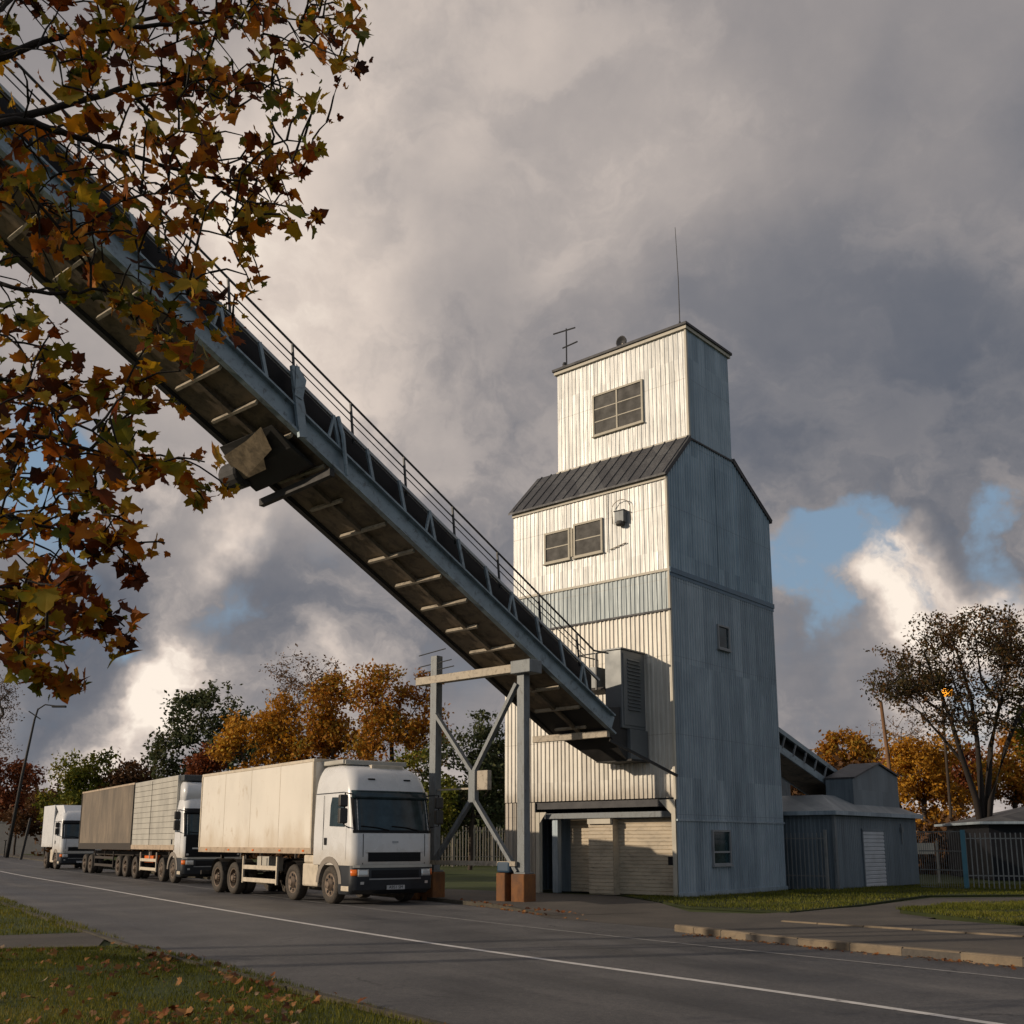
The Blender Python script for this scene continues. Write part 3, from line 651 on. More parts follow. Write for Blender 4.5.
q=MB(); q.beam(sl(-2.02,YA,.05),sl(-2.02,YB-.4,.05),.12,.12); q.build('stringer','deck',con)
# belt housing, dark box a little inside
q=MB(); a=[(cvx0+.35,.2),(cvx1-.22,.2),(cvx1-.22,1.42),(cvx1-.42,1.64),(cvx0+.55,1.64),(cvx0+.35,1.42)]
n=len(a); q.add([sl(x,YA,z) for x,z in a]+[sl(x,YB-1.,z) for x,z in a],[tuple(range(n)),tuple(range(n,2*n))[::-1]]+[(i,(i+1)%n,n+(i+1)%n,n+i) for i in range(n)]); q.build('belt_housing','black',con)
y=-2.35; k=0
while y>-24.5:
    q=MB(); q.beam((cvx0+.30,y,zb(y)+.03),(cvx1-.10 if k%5 else cvx1-.6,y+.0,zb(y)+.03),.07,.09,up=(0,.43,.9)); q.build('cross_member','steel_tan',con); y-=.96 ; k+=1
y=-3.2;k=0
while y>-25:
    q=MB(); q.beam(sl(cvx1+.09,y,.62),sl(cvx1+.09,y-.22,ZTOP),.06,.08); 
    if k%3==0: q.beam(sl(cvx1+.12,y-.35,.62),sl(cvx1+.10,y-.22,ZTOP-.1),.05,.06)
    q.build('upright','steel_blue',con)
    q=MB(); q.beam(sl(cvx0-.09,y,.62),sl(cvx0-.09,y-.22,ZTOP),.05,.07); q.build('upright','steel_blue',con); y-=1.05;k+=1
HR=[]; y=-3.4
while y>-26:
    for x in(cvx1-.02,):
        q=MB(); q.beam(sl(x,y,ZTOP-.1),sl(x,y-.12,2.07),.045,.045); q.build('handrail_post','rail',con)
    y-=1.75
for x,nm in((cvx1-.02,'handrail'),):
    for dz,r in((2.08,.028),(1.80,.018),(1.62,.013)):
        q=MB(); q.tube([sl(x,YA,dz),sl(x,YB-1.6,dz)],r,6); q.build(nm,'rail',con)
# looping rail end
q=MB(); q.tube([sl(cvx1-.02,YB-1.6,2.08),(cvx1,YB-1.15,7.20),(cvx1-.1,YB-.3,7.25)],.028,6); q.build('handrail','rail',con)
# head end: tapered hopper under the belt
q=MB(); 
q.add([(cvx0+.05,YB-.5,zb(YB-.5)+.05),(cvx1-.05,YB-.5,zb(YB-.5)+.05),(cvx1-.05,YB+.55,zb(YB)-.55),(cvx0+.9,YB+.55,zb(YB)-.55),(cvx0+.05,YB-1.6,zb(YB-1.6)+.1),(cvx1-.05,YB-1.6,zb(YB-1.6)+.1),(cvx1-.05,YB+.6,zb(YB)+1.1),(cvx0+.6,YB+.6,zb(YB)+1.1)],[(4,5,1,0),(0,1,2,3),(1,5,6,2),(4,0,3,7),(4,7,6,5),(3,2,6,7)])
q.add([(cvx0+.9,YB+.5,zb(YB)-.5),(cvx1-.3,YB+.5,zb(YB)-.5),(cvx1-.3,-.06,zb(YB)-.2),(cvx0+.9,-.06,zb(YB)-.2),(cvx0+.9,YB+.5,zb(YB)+.9),(cvx1-.3,YB+.5,zb(YB)+.9),(cvx1-.3,-.06,zb(YB)+1.),(cvx0+.9,-.06,zb(YB)+1.)],[(0,1,2,3),(4,5,6,7),(1,2,6,5),(0,3,7,4)])
q.build('discharge_hopper','steel_dark',con)
q=MB(); q.beam((cvx0-.75,YB-.55,zb(YB-.55)-.08),(cvx1+.05,YB-.55,zb(YB-.55)-.08),.16,.2); q.build('end_beam','steel_tan',con,bevel=.01)
q=MB(); q.beam((cvx1+.05,YB-.5,zb(YB)+.0),(cvx1+1.1,-.05,zb(YB)-1.0),.06,.08); q.build('end_strut','steel_dark',con)
# bearing housing beneath the gallery
hy=-13.75
q=MB()
Pq=[(hy-.55,-.02),(hy+.0,-.30),(hy+.55,-.32),(hy+.75,-.02)]
q.add([(cvx0-.25,y,zb(y)+z) for y,z in Pq]+[(cvx1-.25,y,zb(y)+z*.4) for y,z in Pq],[(0,1,2,3),(7,6,5,4),(0,4,5,1),(1,5,6,2),(2,6,7,3),(3,7,4,0)])
q.build('drive_housing','steel_dark',con,bevel=.03)
q=MB(); q.add([(cvx0-.22,hy-.42,zb(hy-.42)-.16),(cvx0-.22,hy+.12,zb(hy+.12)-.36),(cvx0+.75,hy+.10,zb(hy+.10)-.32),(cvx0+.95,hy-.12,zb(hy-.12)-.27),(cvx0+1.35,hy-.20,zb(hy-.2)-.22),(cvx0+1.5,hy-.62,zb(hy-.62)-.05),(cvx0+.8,hy-.50,zb(hy-.5)-.10)],[(0,1,2,3,4,5,6)]); q.build('belly_plate','belly_tan',con,'torn tan plate under the drive housing')
q=MB(); q.lathe([(0,-.35),(.30,-.35),(.34,-.30),(.34,.28),(.30,.33),(0,.33)],18,(cvx0-.45,hy+.15,zb(hy)-.22),'x'); q.build('drive_drum','steel_dark',con,smooth=False)
q=MB(); q.beam((cvx0-.5,hy+.9,zb(hy+.9)-.28),(cvx1+.1,hy+.9,zb(hy+.9)-.12),.14,.18); q.build('drive_bracket','steel_dark',con)
q=MB(); q.beam(sl(cvx1+.14,hy,.0),sl(cvx1+.14,hy-.3,1.45),.08,.22); q.add([sl(cvx1+.2,hy-.30,1.5),sl(cvx1+.2,hy+.0,1.35),sl(cvx1+.2,hy-.08,.8),sl(cvx1+.2,hy-.30,.75)],[(0,1,2,3)]); q.build('hanger_plate','steel_blue',con)
q=MB(); q.tube([sl(cvx1+.14,hy+1.3,.1),sl(cvx1+.2,hy+1.1,.9),sl(cvx1+.12,hy+1.0,1.3)],.05,6); q.build('hanger_plate','steel_blue',con)

# louvred cabinet + platform at the head
t=local_thing('louvred_cabinet',-1.6,-.03,5.02,'tall grey louvred equipment cabinet mounted on the tower front at the end of the conveyor','cabinet')
q=MB(); q.box(0,-1.30,0,.62,-.02,2.42); q.build('body','cabinet',t,bevel=.02)
q=MB(); q.box(-.04,-1.34,2.42,.66,.0,2.47); q.build('lid','cabinet',t,bevel=.01)
q=MB(); q.box(.622,-1.22,.10,.645,-.10,2.32); q.build('door','cabinet',t,bevel=.008)
for i in range(15):
    z=.62+i*.11; q=MB(); q.add([(.648,-1.02,z),(.648,-.35,z),(.70,-.35,z-.05),(.70,-1.02,z-.05),(.648,-1.02,z-.06),(.648,-.35,z-.06)],[(0,1,2,3),(3,2,5,4),(0,3,4),(1,5,2)])
    q.build('louvre','cabinet',t)
t=local_thing('service_platform',-2.1,-.9,6.25,'small steel service platform with a guard plate beside the louvred cabinet','platform')
q=MB(); q.box(-.45,-.5,0,.48,.5,.07); q.build('floor_plate','steel_dark',t)
q=MB(); q.box(-.45,-.52,.07,.2,-.49,.72); q.box(.2,-.52,.07,.24,.3,.72); q.build('guard_plate','cabinet',t)
q=MB()
for a in((-.45,-.5),(.22,-.5),(-.45,.5)): q.beam((a[0],a[1],0),(a[0],a[1],1.15),.05,.05)
q.tube([(-.45,.5,1.15),(-.45,-.5,1.15),(.45,-.5,1.15)],.022,6); q.build('railing','rail',t)
q=MB(); q.beam((0,-.45,-.0),(-.05,-.45,-.45),.05,.05); q.add([(-.12,-.5,-.4),(.05,-.5,-.4),(.16,-.5,-1.15),(-.30,-.5,-1.15),(-.12,-.35,-.4),(.05,-.35,-.4),(.16,-.25,-1.15),(-.30,-.25,-1.15)],[(0,1,2,3),(4,5,6,7),(0,1,5,4),(1,2,6,5),(2,3,7,6),(3,0,4,7)]); q.build('chute','cabinet',t)
t=local_thing('duct_box',-1.35,-.03,3.95,'dark grey square duct box hanging below the louvred cabinet','duct')
q=MB(); q.box(-.25,-.95,.15,.42,0,1.06); q.build('body','cabinet',t,bevel=.01); q=MB(); q.box(-.85,-1.0,.09,.47,0,.15); q.build('shelf','steel_dark',t)
q=MB(); q.lathe([(0,-.1),(.14,-.1),(.16,0),(.14,.1),(0,.1)],14,(-.6,-.75,.32),'y'); q.build('pulley','steel_post',t,smooth=False)

# ------------------------------------------------------------ trestle
def trestle(ly,label,blocks=True):
    t=local_thing('support_trestle',-1.2,ly,0,label,'trestle',group='steel trestles under the conveyor')
    zt=zb(ly)-.12; w=3.35
    for x,nm in((0,1),(-w,0)):
        q=MB(); z0=.84; z1=zt-.32 if nm else zt+.55
        q.box(x-.125,-.125,z0,x+.125,.125,z1); q.box(x-.19,-.19,z0-.04,x+.2,.2,z0); q.build('post','steel_post',t,bevel=.008)
    q=MB(); q.box(-w-.75,-.13,zt-.27,.12,.13,zt-.04); q.build('cross_beam','steel_tan',t,bevel=.01)
    q=MB(); q.box(-.25,-.26,zt-.34,.45,.26,zt+.02); q.build('bearing_plate','steel_post',t,bevel=.02)
    zc=(3.15)
    cx=-w/2-.05
    for a,b in(((-.12,zt-.6),(cx,zc+.35)),((-w+.12,zt-1.2),(cx,zc+.35)),((-.12,.85),(cx,zc-.3)),((-w+.12,1.05),(cx,zc-.3))):
        q=MB(); q.beam((a[0],-.12,a[1]),(b[0],-.12,b[1]),.10,.15,up=(0,1,0)); q.build('brace','steel_post',t)
    q=MB(); q.box(cx-.13,-.2,zc-.45,cx+.13,-.03,zc+.45); q.build('gusset_plate','steel_post',t,bevel=.02)
    q=MB(); q.box(cx+.22,-.22,zc-.12,cx+.62,-.05,zc+.42); q.build('junction_box','steel_tan',t,bevel=.02)
    q=MB(); q.box(-w,-.24,1.0,-.1,-.15,1.12); q.build('tie_bar','steel_tan',t); q=MB(); q.beam((-w,0,zc-.05),(cx-.1,0,zc-.05),.05,.05); q.build('tie_bar','steel_tan',t)
    if blocks:
        for i,(x,dx) in enumerate(((0,.0),(-w,0.))):
            q=MB(); q.box(x-.23,-.26,0,x+.23,.24,.80); q.build('footing','rust_block',t,bevel=.03)
            q=MB(); q.box(x-.72,-.30,0.,x-.40,.30,.82); q.build('footing','rust_block',t,bevel=.03)
            q=MB(); q.box(x-.74,-.26,.82,x-.28,.28,1.12); q.build('cover_box','blue_plastic',t,bevel=.06)
    # cable stubs on the left post
    q=MB(); 
    for z,l in((zt+.3,.7),(zt+.1,.8),(zt+.65,.45)): q.tube([(-w-.65,-.1,z-.03),(-w+l,-.1,z+.06)],.018,5)
    q.build('cable_arm','rail',t)
    return t
trestle(-5.72,'steel trestle with crossed braces carrying the conveyor beside the front of the white truck')
t2=trestle(-27.6,'tall steel trestle carrying the raised far end of the conveyor')

# ------------------------------------------------------------ trucks
class Cab:
    def __init__(s,prof,xb,r=.22,bul=.07): s.p=prof; s.xb=xb; s.r=r; s.bul=bul
    def at(s,z):
        p=s.p
        if z<=p[0][0]: return p[0][1],p[0][2]
        for a,b in zip(p,p[1:]):
            if z<=b[0]:
                t=(z-a[0])/(b[0]-a[0]); t2=t
                return a[1]+(b[1]-a[1])*t2,a[2]+(b[2]-a[2])*t2
        return p[-1][1],p[-1][2]
    def front(s,y,z,o=0.):
        xf,w=s.at(z); xf+=o; w+=o; r=s.r; ay=min(abs(y),w)
        x=xf-s.bul*(ay/w)**2
        if ay>w-r: x-= r-math.sqrt(max(0,r*r-(ay-(w-r))**2))
        return (x,math.copysign(ay,y),z)
    def ring(s,z):
        xf,w=s.at(z); out=[(s.xb,-w,z)]
        xs=s.front(-w,z)[0]
        for k in range(1,4): out.append((s.xb+(xs-s.xb)*k/3.,-w,z))
        for k in range(1,6): a=k/5*math.pi/2; y=-(w-s.r+s.r*math.cos(a)); out.append(s.front(y,z))
        for k in range(1,8): y=-(w-s.r)+2*(w-s.r)*k/8.; out.append(s.front(y,z))
        for k in range(5,0,-1): a=k/5*math.pi/2; y=(w-s.r+s.r*math.cos(a)); out.append(s.front(y,z))
        for k in range(3,-1,-1): out.append((s.xb+(xs-s.xb)*k/3.,w,z))
        return out
    def body(s,z0):
        zs=sorted(set([z0]+[p[0] for p in s.p if p[0]>z0])); zz=[]
        for a,b in zip(zs,zs[1:]):
            k=max(1,int((b-a)/.12)); zz+=[a+(b-a)*i/k for i in range(k)]
        zz.append(zs[-1]); q=MB(); n=None
        for i,z in enumerate(zz):
            r=s.ring(z); n=len(r); q.v+=r
            if i:
                for j in range(n): q.f.append(((i-1)*n+j,(i-1)*n+(j+1)%n,i*n+(j+1)%n,i*n+j))
        q.f.append(tuple(range(n))[::-1]); q.f.append(tuple((len(zz)-1)*n+j for j in range(n)))
        return q
    def patch(s,y0,y1,z0,z1,o,ny=10,nz=4,thick=0.):
        q=MB()
        for i in range(nz+1):
            for j in range(ny+1): q.v.append(s.front(y0+(y1-y0)*j/ny,z0+(z1-z0)*i/nz,o))
        n=ny+1
        for i in range(nz):
            for j in range(ny): q.f.append((i*n+j,i*n+j+1,(i+1)*n+j+1,(i+1)*n+j))
        if thick:
            b=len(q.v)
            q.v+= [(p[0]-thick,p[1],p[2]) for p in q.v]
            edge=[j for j in range(n)]+[i*n+n-1 for i in range(1,nz+1)]+[nz*n+j for j in range(n-2,-1,-1)]+[i*n for i in range(nz-1,0,-1)]
            for a,c in zip(edge,edge[1:]+edge[:1]): q.f.append((a,b+a,b+c,c))
        return q
    def side(s,sg,pts,o):
        q=MB(); q.add([(x,sg*(s.at(z)[1]+o),z) for x,z in pts],[tuple(range(len(pts)))]); return q
def wheel(parent,x,y,r=.5,w=.3,out=-1,dual=False):
    "out: -1 the outer face looks to -y"
    q=MB(); o=out
    pr=[(r*.60,.02),(r*.70,-.01),(r*.86,-.015),(r*.96,.015),(r,.05),(r,w-.05),(r*.95,w),(r*.6,w)]
    q.lathe([(a,-o*b) for a,b in pr],32,(0,0,0),'y')
    if dual: q.lathe([(a,-o*(b+w+.06)) for a,b in pr],32,(0,0,0),'y')
    wh=q.build('wheel','rubber',parent,smooth=True,loc=(x,y,r))
    m=wh.modifiers.new('e','EDGE_SPLIT'); m.split_angle=R(40)
    q=MB(); dish=.10 if dual else -.02
    q.lathe([(r*.62,-o*.015),(r*.56,-o*.02),(r*.52,-o*(.03+dish)),(r*.34,-o*(.05+dish)),(r*.30,-o*(.0+dish*.3)),(r*.2,-o*(-.03+dish*.3)),(r*.17,-o*(-.06+dish*.3)),(0,-o*(-.07+dish*.3))],24,(0,0,0),'y')
    for k in range(10):
        a=k*math.tau/10; q.lathe([(.018,-o*(-.01)),(.018,-o*.05),(0,-o*-.01)],6,(r*.26*math.cos(a),0,r*.26*math.sin(a)),'y')
    rm=q.build('rim','rim',wh,smooth=True); m=rm.modifiers.new('e','EDGE_SPLIT'); m.split_angle=R(35)
    q=MB()
    for k in range(8):
        a=k*math.tau/8+.2; q.lathe([(0,-o*(.028+dish*.85)),(.045,-o*(.028+dish*.85))],8,(r*.435*math.cos(a),-o*-.004,r*.435*math.sin(a)),'y')
    q.build('vent_hole','black',wh)
    return wh
def text_mesh(body,size,m,parent,loc,rot):
    cu=bpy.data.curves.new('t','FONT'); cu.body=body; cu.size=size; cu.align_x='CENTER'; cu.align_y='CENTER'; cu.extrude=.002
    to=bpy.data.objects.new('t',cu); col.objects.link(to); dg=bpy.context.evaluated_depsgraph_get(); me=bpy.data.meshes.new_from_object(to.evaluated_get(dg)); bpy.data.objects.remove(to)
    o=bpy.data.objects.new('lettering',me); col.objects.link(o); me.materials.clear(); me.materials.append(M[m]); o.parent=parent; o.location=loc; o.rotation_euler=rot; return o
def cab_truck(t,paint,roofz=3.72,detail=True,xb=-1.0,lower='black',dark_nose=False):
    W2=1.24
    prof=[(.95,1.34,W2),(1.15,1.37,W2),(1.9,1.35,W2),(2.9,1.14,W2-.03),(3.05,1.10,W2-.05),(3.25,1.0,W2-.08),(3.42,.86,W2-.13),(3.56,.66,W2-.2),(3.66,.40,W2-.27),(roofz,.05,W2-.36)]
    c=Cab(prof,xb,.24,.07)
    cab=c.body(1.02).build('cab',paint,t,smooth=True); m=cab.modifiers.new('e','EDGE_SPLIT'); m.split_angle=R(50)
    c.patch(-1.13,1.13,1.93,2.80,.006,18,8).build('windscreen','glass_dark',cab,smooth=True)
    c.patch(-1.19,1.19,1.86,1.935,.012,18,1,.02).build('windscreen_seal','black',cab)
    for sg in(-1,1): c.patch(sg*1.13,sg*1.185,1.93,2.80,.010,3,6).build('windscreen_seal','black',cab)
    v=c.patch(-1.17,1.17,2.76,2.98,.05,18,3,.05); v.build('sun_visor','glass_dark' if detail else 'black',cab,smooth=True)
    # wipers
    for y0 in(-.75,.15):
        q=MB(); q.tube([c.front(y0+.55,1.93,.03),c.front(y0+.2,2.0,.035),c.front(y0-.25,2.04,.03)],.014,4); q.build('wiper','black',cab)
    # grille
    (c.patch(-1.12,1.12,1.05,1.9,.012,14,4) if dark_nose else c.patch(-.80,.80,1.12,1.36,.008,12,3)).build('grille_opening','black',cab)
    c.patch(-.86,.86,1.36,1.42,.03,12,1,.03).build('grille_bar',paint,cab); 
    for k in range(3): c.patch(-.76,.76,1.15+k*.07,1.175+k*.07,.02,10,1,.015).build('grille_slat','black',cab)
    c.patch(-.09,.09,1.60,1.65,.015,3,1,.01).build('badge','silver',cab)
    for sg in(-1,1): c.patch(sg*.93,sg*.95,1.05,1.84,.004,1,3).build('panel_gap','black',cab)
    # bumper
    c2=Cab([(.28,1.22,W2-.02),(.40,1.40,W2+.01),(.75,1.44,W2+.01),(1.02,1.42,W2)],.55,.22,.09)
    q=c2.body(.28); bmp=q.build('bumper','bumper_paint',t,smooth=True); m=bmp.modifiers.new('e','EDGE_SPLIT'); m.split_angle=R(40)
    c2.patch(-1.2,1.2,.965,1.03,.02,16,1,.02).build('bumper_lip','silver' if lower!='black' else 'box_slat',bmp)
    c2.patch(-.72,.72,.70,.90,.006,12,2).build('lower_grille','black',bmp)
    c2.patch(-.78,.78,.655,.69,.018,12,1,.02).build('bumper_trim','silver',bmp)
    for sg in(-1,1):
        c2.patch(sg*.80,sg*1.10,.74,.92,.012,6,3,.01).build('headlight','lamp_clear',bmp,smooth=True)
        c2.patch(sg*1.11,sg*1.238,.76,.92,.012,6,2,.01).build('indicator','orange_lamp',bmp,smooth=True)
        c2.patch(sg*.92,sg*1.02,.54,.61,.012,2,2).build('fog_lamp','lamp_clear',bmp)
    q=MB(); q.box(1.425,-.27,.40,1.445,.27,.51); pl=q.build('number_plate','plate',t)
    if detail: text_mesh('A951 SM',.115,'black',pl,(1.449,0,.455),(R(90),0,R(90)))
    # sides: door, window, handle, arch, steps, mirror
    for sg in(-1,1):
        c.side(sg,[(.92,1.15),(.93,1.9),(.80,2.86),(-.42,2.88),(-.42,1.42),(-.12,1.40),(.35,1.28)],.006).build('door',paint,cab)
        c.side(sg,[(.84,2.02),(.74,2.80),(.02,2.82),(-.05,2.6),(-.05,2.05)],.014).build('side_window','glass_dark',cab)
        q=MB(); q.box(-.32,sg*(W2+.006),1.55,-.20,sg*(W2+.03),1.74); q.build('door_handle','black',cab)
        q=MB(); q.box(-.44,sg*(W2+.0),1.42,-.425,sg*(W2+.008),2.88); q.box(-.98,sg*(W2),2.93,.78,sg*(W2+.004),2.945); q.build('panel_gap','black',cab)
        # wheel arch
        q=MB(); ns=14; vs=[]
        for i in range(ns+1):
            a=math.pi*(.02+.96*i/ns)
            for rr,yy in((.60,W2+.02),(.76,W2+.02),(.76,W2-.25),(.60,W2-.25)): vs.append((rr*math.cos(a),sg*yy,.5+rr*.98*math.sin(a)))
        fs=[]
        for i in range(ns):
            for j in range(4): fs.append((i*4+j,i*4+(j+1)%4,i*4+4+(j+1)%4,i*4+4+j))
        q.add(vs,fs); q.build('mudguard','arch_paint',t,smooth=False)
        q=MB(); q.box(.72,sg*(W2-.22),.36,1.15,sg*(W2+.015),.50); q.box(.70,sg*(W2-.22),.62,1.12,sg*(W2+.0),.98); q.build('step','guard' if sg<0 else 'black',t,bevel=.02)
        q=MB(); q.box(1.08,sg*(W2+.12),2.10,1.24,sg*(W2+.36),2.50); q.box(1.09,sg*(W2+.12),2.53,1.24,sg*(W2+.36),2.85)
        mr=q.build('mirror','mirror_paint',t,bevel=.04)
        q=MB(); q.tube([(1.02,sg*(W2-.06),2.88),(1.2,sg*(W2+.2),2.90),(1.2,sg*(W2+.22),2.06),(1.02,sg*(W2-.02),2.0)],.022,6); q.build('mirror_arm','black',mr)
    return cab
M['bumper_paint']=mat('charcoal bumper',(.022,.025,.03),.4,0,.2)
M['arch_paint']=mat('dusty mudguard',(.22,.19,.16),.6,0,.25)
M['mirror_paint']=mat('mirror shell',(.05,.045,.04),.35,0,.2)
def chassis(t,x0,x1,h=.95):
    q=MB()
    for y in(-.42,.42): q.box(x0,y-.05,h-.22,x1,y+.05,h)
    x=x0+.3
    while x<x1: q.box(x,-.37,h-.18,x+.08,.37,h-.05); x+=1.1
    q.build('chassis','chassis',t)
def side_guard(t,x0,x1,ys,m='guard',z=(.42,.80)):
    q=MB()
    for zz in z: q.box(x0,ys-.02,zz,x1,ys+.02,zz+.13)
    q.box(x0,ys-.03,.38,x0+.08,ys+.03,1.2); q.box(x1-.08,ys-.03,.38,x1,ys+.03,1.2); q.box((x0+x1)/2-.03,ys+.02,.8,(x0+x1)/2+.03,ys+.06,1.2)
    q.build('side_guard',m,t,bevel=.01)
def axle(t,x,dual=True,r=.5):
    wheel(t,x,-1.22,r,.28,-1,dual); wheel(t,x,1.22,r,.28,1,dual)
    q=MB(); q.tube([(x,-1.0,r),(x,1.0,r)],.07,8); q.lathe([(0,-.22),(.16,-.15),(.2,0),(.16,.15),(0,.22)],12,(x,0,r),'y'); q.build('axle','chassis',t)
    for sg in(-1,1):
        pass
def mudflap(t,x,r=.5):
    for sg in(-1,1):
        q=MB(); vs=[]; ns=8
        for i in range(ns+1):
            a=R(20+140*i/ns); 
            for yy in(1.24,.66): vs.append((x+.60*math.cos(a),sg*yy,r+.60*math.sin(a)))
        q.add(vs,[(2*i,2*i+1,2*i+3,2*i+2) for i in range(ns)]); q.build('mudguard','chassis',t)
def truck_frame(px,Yd,hd,name,label,cat='truck',py=None,group='trucks and trailer parked nose to tail along the kerb'):
    "near-side front wheel contact point given, heading vector hd"
    x=(px-512)/1063.7*Yd*(1-.0) if py is None else 0
    ang=math.atan2(hd[1],hd[0]); l=math.hypot(*hd); left=(-hd[1]/l,hd[0]/l)
    P=(x,Yd) if py is None else gp(px,py)[:2]
    return empty(name,(P[0]+left[0]*1.25,P[1]+left[1]*1.25,0),ang,label,cat,group)
# truck 1 -----------------------------------------------------------
T1=truck_frame(327.7,None,(.59,-.807),'box_truck','white cab lorry with long cream box body, frontmost of the parked row','truck',904)
cab=cab_truck(T1,'truck_white')
chassis(T1,-9.9,1.0)
q=MB(); q.box(-9.98,-1.25,1.36,-1.13,1.25,3.93); bx=q.build('cargo_box','box_cream',T1,bevel=.02)
q=MB(); q.box(-10.0,-1.27,1.30,-1.11,1.27,1.47); q.build('lower_rail','box_rail',bx,bevel=.01)
q=MB(); q.box(-10.0,-1.265,3.86,-1.11,1.265,3.95); q.build('roof_rail','guard',bx,bevel=.01)
q=MB()
for x in(-10.01,-1.2): 
    for y in(-1.27,1.19): q=MB(); q.box(x,y,1.47,x+.08,y+.08,3.86); q.build('corner_post','guard',bx)
q=MB(); q.box(-10.02,-1.19,1.5,-10.0,-.01,3.85); q.box(-10.02,.01,1.5,-10.0,1.19,3.85); q.build('rear_door','box_slat',bx)
q=MB(); q.box(-1.1,-1.0,3.74,.15,1.02,3.86); q.box(.15,-.95,3.72,.2,.98,3.84); q.build('air_deflector','box_slat',T1,bevel=.02)
q=MB(); q.box(.30,-.3,3.60,.50,.7,3.72); q.build('roof_lamp_bar','guard',T1,bevel=.02)
for y in(-.55,.55): q=MB(); q.box(.94,y-.1,3.27,.99,y+.1,3.31); q.build('roof_marker','black',T1)
for x,d in((0,False),(-2.35,False),(-6.86,True),(-8.25,True)): axle(T1,x,d)
for x in(-2.35,-6.86,-8.25): mudflap(T1,x)
for sg in(-1,1):
    for x in(-9.2,-7.2,-5.2,-3.2,-1.6): q=MB(); q.box(x-.06,sg*1.268,1.36,x+.06,sg*1.285,1.41); q.build('side_marker','orange_lamp',bx)
    q=MB()
    for x in(-7.8,-5.6,-3.4): q.box(x-.012,sg*1.250,1.48,x+.012,sg*1.2535,3.86)
    q.build('panel_joint','guard',bx)
side_guard(T1,-6.1,-3.45,-1.2); side_guard(T1,-6.1,-3.45,1.2)
q=MB(); q.box(-5.5,-1.0,.75,-4.6,-.5,1.2); q.build('battery_box','box_slat',T1,bevel=.03)
for sg in(-1,1):
    q=MB(); q.box(-1.72,sg*.62,.42,-.74,sg*1.22,1.05); q.box(-1.70,sg*.62,1.05,-.78,sg*1.20,1.28); q.build('fuel_tank','guard',T1,'cream fuel tank box behind the cab',bevel=.05)
q=MB(); q.box(-9.98,-1.15,.55,-9.90,1.15,.68); q.box(-9.9,-.5,.6,-9.8,-.4,1.2); q.box(-9.9,.4,.6,-9.8,.5,1.2); q.build('rear_bumper','chassis',T1)
q=MB(); q.box(-1.1,-.9,1.05,-1.0,.9,3.2); q.build('cab_back','steel_dark',T1)
# truck 2 -----------------------------------------------------------
T2=truck_frame(173.5,43.6,(.545,-.838),'box_truck','lorry with white cab and pale slatted box half hidden behind the frontmost lorry','truck')
cab_truck(T2,'truck_white',3.95,False,xb=.0,dark_nose=True)
M['deflector_dark']=mat('dark roof deflector',(.06,.065,.07),.5,0,.2)
chassis(T2,-7.0,1.0)
q=MB(); q.box(-7.0,-1.25,1.40,.10,1.25,4.36); bx=q.build('cargo_box','box_slat',T2,bevel=.02)
q=MB(); z=1.75
while z<4.3: q.box(-6.95,-1.262,z,.05,-1.25,z+.010); q.box(-6.95,1.25,z,.05,1.262,z+.010); z+=.24
q.box(-3.9,-1.264,1.5,-3.88,-1.25,4.3); q.build('slat_gap','chassis',bx)
q=MB(); q.box(-7.02,-1.27,1.32,.12,1.27,1.52); q.build('lower_rail','box_rail',bx)
q=MB(); q.box(.13,-1.15,4.10,.62,1.15,4.36); q.build('air_deflector','deflector_dark',T2,bevel=.04)
q=MB(); q.lathe([(0,-1.15),(.46,-1.13),(.48,-1.),(.48,1.),(.46,1.13),(0,1.15)],20,(.45,0,3.60),'y'); q.build('roof_fairing','truck_white',T2,smooth=True)
for x,d in((0,False),(-1.75,False),(-6.3,True)): axle(T2,x,d)
mudflap(T2,-1.75); mudflap(T2,-6.3)
side_guard(T2,-5.4,-2.6,-1.2,'guard'); q=MB(); q.box(-5.1,-1.1,.75,-3.6,-.6,1.05); q.build('tool_box','orange_lamp',T2,bevel=.02)
# trailer -----------------------------------------------------------
P0=((131-512)/1063.7*50.6,50.6); P1=((79-512)/1063.7*60.2,60.2)
hd=(P0[0]-P1[0],P0[1]-P1[1]); Lt=math.hypot(*hd); hn=(hd[0]/Lt,hd[1]/Lt); left=(-hn[1],hn[0])
T3=empty('box_trailer',(P0[0]+left[0]*1.25,P0[1]+left[1]*1.25,0),math.atan2(hn[1],hn[0]),'dusty brown grey box trailer parked behind the slatted lorry','trailer','trucks and trailer parked nose to tail along the kerb')
q=MB(); q.box(-Lt,-1.25,1.40,0,1.25,4.42); bx=q.build('cargo_box','box_grey',T3,bevel=.02)
q=MB(); q.box(-Lt-.02,-1.27,1.28,.02,1.27,1.6); q.build('lower_rail','chassis',bx); q=MB(); q.box(-Lt-.02,-1.27,4.36,.02,1.27,4.45)
q.build('roof_rail','box_rail',bx)
for x in(-Lt-.02,-.06): q=MB(); q.box(x,-1.28,1.6,x+.1,-1.2,4.36); q.build('corner_post','chassis',bx)
chassis(T3,-Lt+.2,.8,1.2)
for x in(-1.0,-2.4,-Lt+3.0,-Lt+1.6): axle(T3,x,True,.5)
side_guard(T3,-Lt+4.0,-3.4,-1.2,'chassis')
q=MB(); q.beam((0,-.3,.9),(1.3,0,.8),.1,.1); q.beam((0,.3,.9),(1.3,0,.8),.1,.1); q.build('drawbar','chassis',T3)
